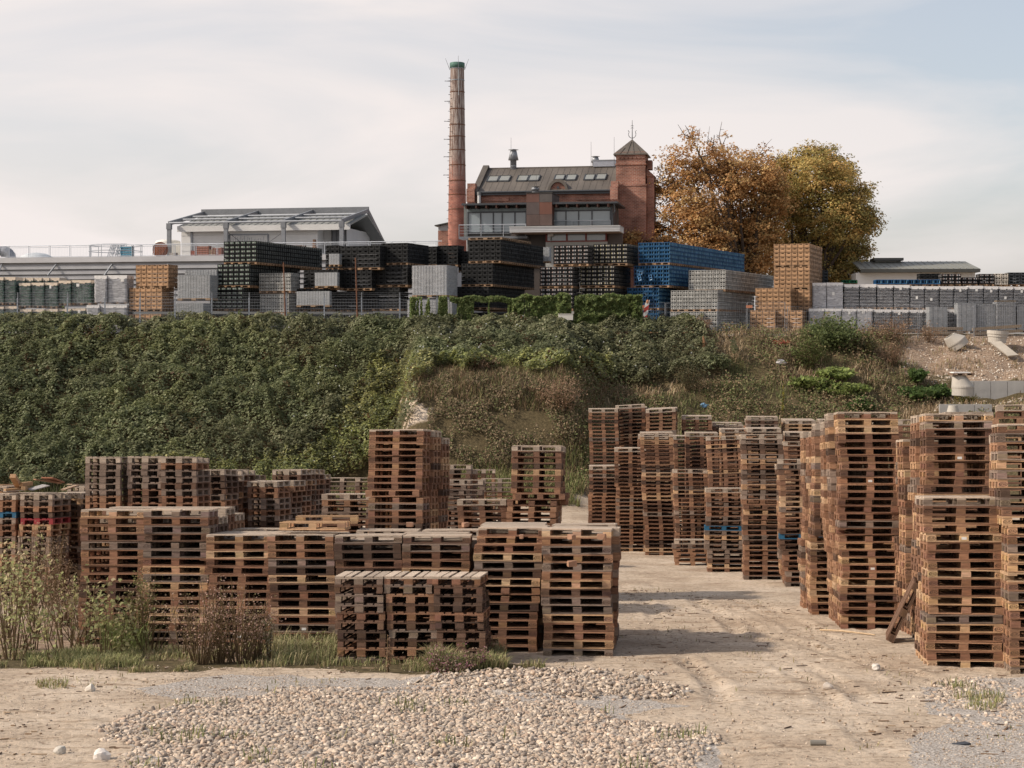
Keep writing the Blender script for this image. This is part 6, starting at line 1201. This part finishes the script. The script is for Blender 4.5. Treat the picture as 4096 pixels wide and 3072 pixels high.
# bricks on the stacks and scrap timber on the left group
for i,(u,v,D,s,lab) in enumerate(((1640,2098,30.2,.13,'red-brown brick lump on the front row behind the low pile'),(1862,2098,29.8,.12,'tan brick lump next to the gap in the front row'),(2086,2146+0,28,.10,'flat brick piece at the left edge of the track-side stack top'),(2286,2148,27.9,.14,'brick lump in the middle of the track-side stack top'),(2406,2146,27.8,.14,'brick lump at the right of the track-side stack top'),(2287,2254,27.86,.15,'brick lump lodged in the front of the track-side stack'))):
    p=P(u,v,D-.03); mb=MB(); V,_,F3,_c=stone_proto(80+i); mb.add(np.clip(V*np.array([s*.95,s*.6,s*.62]),[-s*.52,-s*.33,-s*.34],[s*.5,s*.3,s*.32]),F3,(.34,.19,.12)); solo('brick_lump',mb,m_stone,lab,'brick',p,(0,0,i*.7),'brick lumps on the pallet stacks')
for i,(x0,y0,x1,y1,w_,h_,c,lab) in enumerate(((110,440,170,545,.14,.1,(.45,.27,.15),'short thick post sticking up from the left scrap heap'),(300,470,520,505,.1,.03,(.30,.17,.10),'reddish split board lying high on the left scrap heap'),(405,455,510,495,.3,.03,(.33,.15,.09),'wide red-brown board propped on the left scrap heap'),(545,560,680,515,.12,.03,(.40,.28,.19),'grey-tan board slanting up at the right of the scrap heap'),(40,560,280,545,.12,.05,(.42,.27,.15),'light plank lying at the left front of the scrap heap'),(180,515,270,505,.1,.1,(.46,.28,.15),'light block lying beside the upright post'),(600,512,770,515,.14,.025,(.48,.36,.25),'pale board at the right end of the scrap heap'),(0,520,120,515,.12,.03,(.38,.25,.15),'plank at the left edge of the scrap heap'),(250,560,400,520,.4,.02,(.34,.32,.31),'pale grey sheet lying in the middle of the scrap heap'),(200,545,245,550,.1,.09,(.45,.29,.16),'small sawn block in front of the grey sheet'))):
    a=Vector(P(x0/2.16,1700+y0/2.16,39.6+.2*(i%3))); b_=Vector(P(x1/2.16,1700+y1/2.16,40.3+.2*(i%4))); mb=MB(); mb.beam(Vector((0,0,0)),b_-a,w_,h_,c); solo('scrap_board',mb,m_wood,lab,'board',a,group='scrap timber on the left pallets')
for i,(u0,v0,u1,v1,lab) in enumerate(((3280,2524,3500,2545,'long thin pale stick lying on the track before the tall right tower'),(1320,2575,1500,2632,'tan dry stalk lying on the grass under the low weathered pile'))):
    x,y=G(u0,v0); x2,y2=G(u1,v1); a=Vector((x,y,float(ground(x,y))+.03)); mb=MB(); e=np.array([x2-x,y2-y,float(ground(x2,y2))-float(ground(x,y))+ (.0 if i==0 else .35)]); mb.tube([(0,0,0),e*.4+[0,0,.02],e],[.018,.022,.014],5,(.52,.38,.24)); solo('stick',mb,m_wood,lab,'stick',a)
x,y=G(3272,2984); mb=MB(); mb.tube([(-.09,0,.03),(.09,0,.03)],.035,10,(.2,.18,.15)); solo('pipe_piece',mb,m_plastic,'short dark pipe piece on the sand near the bottom edge','pipe',(x,y,float(ground(x,y))))
x,y=G(3845,2978); mb=MB(); mb.box(-.1,.1,-.05,.05,0,.02,(.25,.26,.28)); solo('metal_scrap',mb,m_steel,'flat grey metal scrap on the sand at lower right','scrap',(x,y,float(ground(x,y))),(0,0,.5))
def rag(name,u,v,D,s,c,lab,cat):
    dd=np.linspace(82,104,440); vv=proj((u-U0)/F*dd,dd,ground((u-U0)/F*dd,dd))[1]; D=float(dd[np.argmin(np.abs(vv-v))]); x,y=(u-U0)/F*D,D; z=float(ground(x,y)); mb=MB(); V,_,F3,_c=stone_proto(int(u)); mb.add(V*np.array([s*1.1,s*.35,s*.5])*R.uniform(.35,1.35,(len(V),1)),F3,c); solo(name,mb,m_plastic,lab,cat,(x,y-.2,z+s*.45))
rag('plastic_bag',3125,1458,95.5,.30,(.65,.62,.60),'white plastic bag caught in the slope weeds','bag'); rag('plastic_scrap',2815,1628,86.5,.25,(.16,.30,.45),'small blue plastic scrap in the weeds above the far pallets','plastic scrap'); rag('red_pipe',3128,1382,101.5,.45,(.35,.09,.05),'red plastic pipe end poking from the weeds below the pad','pipe')
a=P(2813,1415,99.5); mb=MB(); mb.tube([(0,0,-1.2),(.05,0,0),(.0,0,.35)],[.10,.09,.05],7,(.24,.13,.07)); solo('dead_stump',mb,m_wood,'dead brown stump standing in the green shrubs on the slope','stump',(a[0],a[1],float(ground(a[0],a[1]))+.9))

# ---------------------------------------------------------------- shrubs and weeds one by one
GREEN=[(.13,.16,.06),(.165,.19,.075),(.10,.13,.05)]; DRY=[(.30,.19,.12),(.25,.155,.095),(.37,.25,.165)]; YEL=[(.26,.25,.09),(.20,.22,.07),(.31,.28,.11)]; MUG=[(.50,.33,.26),(.44,.27,.21),(.54,.38,.30),(.36,.30,.15)]
def bush(name,lab,cat,u,v,D,w_,h_,cols,n,ls,group=None,stems=9,droop=.0,upright=.5,onyard=False,seedh=None):
    if onyard: x,y=G(u,v)
    else:
        if D<102:                                      # stand the plant where the slope really shows in that direction
            dd=np.linspace(82,104,440); vv=proj((u-U0)/F*dd,dd,ground((u-U0)/F*dd,dd))[1]; D=float(dd[np.argmin(np.abs(vv-v))])
        x,y=(u-U0)/F*D,D
    z=float(ground(x,y)); root=thing(name,lab,cat,(x,y,z-.03),R.uniform(0,6),group); sb=MB(); lb=MB(); P_=[];N_=[]
    for i in range(stems):
        a=R.uniform(0,6.283); r_=w_*.5*math.sqrt(R.random()); hh=h_*R.uniform(.6,1.05)*(1-.35*(r_/(w_*.5))**2); e=np.array([r_*math.cos(a),r_*math.sin(a),hh]); b0=e*np.array([.25,.25,0]); m=b0*.4+e*.55; m[2]=hh*.6
        ts=np.linspace(0,1,6)[:,None]; pts=(1-ts)**2*b0+2*ts*(1-ts)*m+ts**2*e; sb.tube(pts,np.linspace(.006+.004*h_,.003,6),4,(.16,.11,.06) if cols is not GREEN else (.10,.10,.04)); k_=max(1,n//stems); t_=R.random(k_)**(1/(1+upright)); j=np.minimum((t_*5).astype(int),4); fr_=(t_*5-j)[:,None]; q=pts[j]*(1-fr_)+pts[j+1]*fr_
        P_.append(q+R.normal(size=(k_,3))*np.array([w_*.09,w_*.09,h_*.03])); N_.append(np.array([0,-.2,.8])+R.normal(size=(k_,3))*.6)
    P_=np.concatenate(P_); P_[:,2]=np.maximum(P_[:,2],.02); part('stems',sb,m_dry,root); leaves(lb,P_,np.concatenate(N_),R.uniform(ls*.6,ls*1.3,len(P_)),tint(len(P_),cols,.3),.7); part('foliage',lb,m_leaf,root); return root
SG='shrubs growing on the embankment'
bush('green_shrub','dense dark green bush at the crest below the milky wrapped loads','shrub',3330,1400,101.8,3.4,2.3,GREEN,3800,.17,SG,26); bush('green_shrub','lighter green bush left of the dense dark one at the crest','shrub',3235,1480,98.5,2.0,2.6,[(.13,.145,.05),(.10,.12,.04)],1600,.14,SG,18); bush('green_shrub','small green shrub right of the dense bush beside bare earth','shrub',3455,1420,101,1.7,1.5,[(.11,.115,.045),(.15,.12,.06)],900,.14,SG,12)
bush('dry_shrub','tall reddish dry weed bush at the crest before the beams','shrub',3560,1370,103.2,3.0,2.1,DRY,1500,.10,SG,34); bush('dry_shrub','brown dry weed bush below the tall reddish one','shrub',3570,1460,99.5,1.8,1.6,DRY,900,.10,SG,22); bush('dry_shrub','dry weed tuft in front of the level beams','shrub',3720,1325,103.4,2.0,1.4,DRY,700,.09,SG,20); bush('dry_shrub','dry brown bush before the light grey crates','shrub',2805,1330,103.4,1.5,1.6,DRY,900,.09,SG,18)
bush('dry_shrub','grey-brown rounded bush on top of the cut bank','shrub',1920,1500,88.6,2.1,1.4,DRY,1300,.09,SG,26); bush('dry_shrub','yellowish weed bush right of the rounded bush on the bank','shrub',2030,1500,88.8,1.6,1.3,YEL,900,.10,SG,18); bush('dry_shrub','brown brush at the right end of the cut bank','shrub',2230,1640,86.8,2.6,2.0,DRY,1700,.09,SG,30); bush('dry_shrub','small reddish bush at the embankment foot left of the tower','shrub',1245,1850,85.5,1.2,1.1,DRY,700,.08,SG,18)
bush('dry_shrub','grey-green weed bush left of the dead stump','shrub',2760,1560,92.5,1.9,1.9,[(.15,.13,.075),(.12,.12,.06)],1100,.10,SG,20)
for i,(u,v,D,w_,lab) in enumerate(((3350,1520,94.5,1.9,'bright round-leaved plant patch, upper one on the slope'),(3390,1590,91.5,2.2,'bright round-leaved plant patch just under the upper one'),(3300,1570,92.5,1.3,'small round-leaved plant left of the two bright patches'),(3220,1560,92.8,1.5,'yellow-green leafy plant on the slope left of the bare track'),(3670,1600,90.6,2.3,'dark green leafy mound left of the retaining wall'),(3755,1590,91.2,1.7,'dark green leafy mound touching the low wall panels'),(3665,1530,93,1.0,'small upright dark leafy plant above the dark mounds'),(3440,1650,88.8,1.2,'leafy plant at the slope foot behind the tallest tower'))):
    bush('leafy_plant',lab,'plant',u,v,D,w_*1.15,.95,[(.22,.27,.08),(.27,.31,.1),(.17,.21,.07)] if i<4 else [(.09,.14,.045),(.12,.175,.055)],1100,.26,'broad leaved plants on the slope',22,upright=1.5)
bush('yellow_flowers','low yellow flowering weed before the concrete cone','plant',3865,1612,94,1.4,.6,[(.40,.30,.06),(.25,.22,.06),(.16,.17,.06)],700,.08,None,20)
bush('tall_mullein','tall thin yellow flower spike on the slope behind pallets','plant',3127,1670,86.5,.35,2.6,[(.36,.32,.07),(.16,.17,.06)],160,.12,None,2)
for i,(u,lab) in enumerate(((1115,'reddish dry grass tuft on the ivy slope right of centre'),)): bush('dry_shrub',lab,'shrub',1440,1590,95,1.0,1.3,DRY,200,.08,SG,16)
mb=MB(); n=900; u=R.uniform(690,850,n); D_=103.2+R.normal(size=n)*.3; x=(u-U0)/F*D_; blades(mb,np.stack([x,D_,np.full(n,5.6)],-1),R.uniform(.5,1.05,n),np.full(n,.05),R.uniform(.1,.6,n),tint(n,[(.42,.32,.21),(.48,.38,.26)])); solo('plume_grass',mb,m_dry,'tan feathery grass tuft on the crest before the lower grey trays','grass tuft')
for i,(x_,y0,y1,lab) in enumerate(((575,800,990,'tall creeper shoot climbing in front of the green bottle loads'),(930,870,1000,'short creeper shoot before the milky wrapped pair'),(815,890,1000,'creeper shoot at the lower left milky load'),(2068-800,860,1000,'vine shoot climbing the mesh fence at the long black stack'))):
    u,v=(Z(1,x_,y1) if i<3 else Z(2,570,1000)); bush('creeper_shoot',lab,'creeper',u,v,103.6,.7,(y1-y0)/2.16/F*103.6+.6,GREEN,170,.16,'creeper shoots along the crest',5)
WG='weeds in front of the pallets'
KN=[(.38,.375,.17),(.32,.335,.14),(.45,.41,.21),(.40,.32,.19),(.27,.285,.12)]
for i,(u,v,w_,h_,n,lab) in enumerate(((45,2640,1.1,1.75,420,'leafy knotweed clump at the left edge of the verge'),(130,2600,.9,1.9,330,'leafy knotweed clump, second from the left edge'),(215,2655,.5,1.0,110,'small knotweed plant right of the leafy clumps'),(335,2610,.4,1.9,90,'single slender knotweed shoot before the far left stack'),(415,2630,.9,1.2,330,'broad leaved weed in front of the far left stack'),(480,2625,.7,1.0,220,'broad leaved weed beside the plumed goldenrod'),(640,2570,.6,1.35,160,'dark leafy weed before the second front stack'),(20,2550,1.2,2.0,420,'yellow-green knotweed behind the edge clump'),(285,2560,.5,1.3,120,'knotweed shoot at the corner of the far left stack'))):
    bush('knotweed',lab,'weed',u,v,29,w_*1.25,h_*1.15,KN,int(n*.95),.085,WG,max(3,int(w_*9)),onyard=True,upright=.8)
for i,(u,v,w_,h_,lab) in enumerate(((115,2460,1.3,1.9,'brown dried seeding weed before the red pallet'),(215,2420,1.2,1.7,'pale brown dried weed between the ragged stacks and far left stack'),(250,2500,1.0,.9,'tangle of bent dry stalks left of the far left stack'))): bush('dried_weed',lab,'weed',u,v,30,w_*1.1,h_*1.2,[(.36,.25,.17),(.31,.21,.14),(.42,.31,.21)],1300,.042,WG,34,onyard=True)
for i,(u,v,w_,h_,lab) in enumerate(((800,2655,.55,1.2,'reddish mugwort, leftmost of the dry reddish group'),(880,2650,.7,1.25,'tall reddish mugwort in the middle of the group'),(960,2650,.65,1.15,'reddish mugwort leaning right in the group'),(1015,2640,.5,1.0,'short reddish mugwort at the right of the group'))): bush('mugwort',lab,'weed',u,v,28,w_*1.7,h_*1.25,MUG,620,.034,WG,30,onyard=True,upright=1.2)
for i,(u,v,h_,lab) in enumerate(((60,2600,1.7,'tall straw stalks at the left edge among the knotweed'),(175,2560,1.8,'tall straw stalks before the red pallet stack'),(265,2610,1.5,'straw stalks bending toward the far left stack'),(350,2600,1.3,'short straw stalks before the far left stack'),(600,2610,1.5,'pinkish straw stalks beside the plumed goldenrod'),(730,2630,1.2,'pinkish straw stalks left of the mugwort group'))):
    bush('dry_stalks',lab,'weed',u,v,29,1.3,h_,[(.44,.33,.22),(.38,.27,.18),(.42,.28,.22)],200,.038,WG,13,onyard=True,upright=2.2)
bush('goldenrod','cream plumed goldenrod before the second front stack','weed',560,2600,29,.55,1.75,[(.36,.29,.18),(.24,.22,.09),(.17,.17,.06)],900,.05,WG,14,onyard=True,upright=1.6); bush('goldenrod','thin white plumed goldenrod between third and fourth stacks','weed',1078,2640,28,.22,.95,[(.40,.36,.27),(.26,.25,.12)],350,.04,WG,5,onyard=True,upright=1.3)
PK=[(.38,.17,.22),(.30,.22,.15),(.14,.17,.06),(.36,.26,.2)]
for i,(u,v,lab) in enumerate(((1760,2690,'pink flowering thistle at the left of the low pile corner'),(1885,2680,'pink flowering thistle at the right corner of the low pile'),(1820,2695,'low pink thistle between the two taller ones'))): bush('thistle',lab,'weed',u,v,26,.55,.5 if i<2 else .35,PK,420,.04,WG,16,onyard=True,upright=1.3)
for i,(u,v,h_,lab) in enumerate(((1280,2640,.75,'bright green weed shoot left of the low pile'),(1550,2690,.8,'dry thin seed stalk in front of the low pile'),(1965,2640,.65,'thin weed stalk at the right end of the low pile'))): bush('weed_stalk',lab,'weed',u,v,27,.22,h_,KN if i==0 else DRY,60,.06,WG,4,onyard=True)
# splinters and bark crumbs trodden into the yard
mb=MB(); n=5200; x=R.uniform(-12,11,n); y=R.uniform(18,58,n); u,v=proj(x,y,ground(x,y)); ok=inpoly(u,v,ALL)&~inpoly(u,v,PEB_MAIN)&(fbm(x*.8,y*.8,3,140)>.47); x,y=x[ok],y[ok]; m=len(x); az=R.uniform(-.5,.5,m)+(R.random(m)<.2)*1.2; sp_=np.zeros((m,4,4)); ln=.03+.22*R.random(m)**4; wd=.008+.018*R.random(m); sp_[:,0,0]=np.cos(az)*ln; sp_[:,1,0]=np.sin(az)*ln; sp_[:,0,1]=-np.sin(az)*wd; sp_[:,1,1]=np.cos(az)*wd; sp_[:,2,2]=.012; sp_[:,0,3]=x; sp_[:,1,3]=y; sp_[:,2,3]=ground(x,y)+.004
b0_=MB(); b0_.box(-.5,.5,-.5,.5,0,1); mb.stamp(b0_.proto(),sp_,np.array([(.16,.10,.065),(.24,.16,.10),(.42,.31,.21),(.11,.075,.055)])[R.integers(0,4,m)]); solo('wood_litter',mb,m_wood,'wood splinters and bark crumbs trodden into the sandy yard','litter',kind='stuff')
# grass verge and scattered tufts
mb=MB()
def verge(poly,n,h0,h1,cols,jit=40,dens=.35):
    xs=[G(u,v) for u,v in poly]; x=R.uniform(min(p[0] for p in xs),max(p[0] for p in xs),n); y=R.uniform(min(p[1] for p in xs),max(p[1] for p in xs),n); z=ground(x,y); u,v=proj(x,y,z); jx=(fbm(x*1.2,y*1.2,3,131)-.5)*jit*2; f=fbm(x*1.5,y*1.5,3,134)
    ok=inpoly(u+jx,v+jx*.35,poly)&(f>dens); x,y,z,f=x[ok],y[ok],z[ok],f[ok]; m=len(x); blades(mb,np.stack([x,y,z-.01],-1),R.uniform(h0,h1,m)*(.35+1.1*f),R.uniform(.008,.018,m),R.uniform(.1,.9,m),tint(m,cols,.3))
GC=[(.23,.235,.10),(.29,.275,.13),(.19,.195,.08),(.38,.32,.18),(.33,.25,.15)]
verge(K((-80,1408),(330,1400),(600,1400),(720,1412),(880,1428),(1040,1428),(1175,1436),(1180,1448),(1000,1462),(820,1452),(700,1445),(560,1440),(420,1445),(250,1446),(100,1440),(-80,1446)),30000,.04,.19,GC,60,.49); verge(K((60,1418),(300,1412),(320,1442),(60,1442)),6000,.08,.24,[(.27,.27,.12),(.23,.24,.10),(.33,.29,.15)],20,.3); verge(K((590,1372),(730,1395),(725,1435),(590,1438)),5000,.15,.45,[(.30,.28,.14),(.22,.23,.10),(.37,.31,.18)],20,.3); verge(K((215,1360),(300,1350),(320,1410),(225,1415)),3500,.3,.7,[(.20,.24,.08),(.25,.27,.11)],20,.3); verge(K((930,1410),(1080,1410),(1100,1450),(930,1452)),9000,.15,.4,GC,20,.3)
verge(K((2040,1480),(2160,1490),(2150,1540),(2060,1530)),1000,.05,.2,[(.24,.24,.1),(.33,.28,.15),(.19,.2,.08)],60,.48); verge(ALL,12000,.03,.09,[(.26,.24,.11),(.21,.21,.09),(.34,.28,.15)],10,.72); verge(PEB_MAIN,7000,.06,.18,[(.17,.20,.07),(.24,.23,.1)],10,.69); verge(K((80,1470),(150,1470),(150,1490),(80,1490)),420,.05,.12,GC,20,.4); verge(K((270,1425),(430,1432),(420,1452),(280,1455)),6000,.05,.18,GC,30,.4)
solo('verge_grass',mb,m_dry,'green and yellow grass along the foot of the front pallet row','grass',kind='stuff')
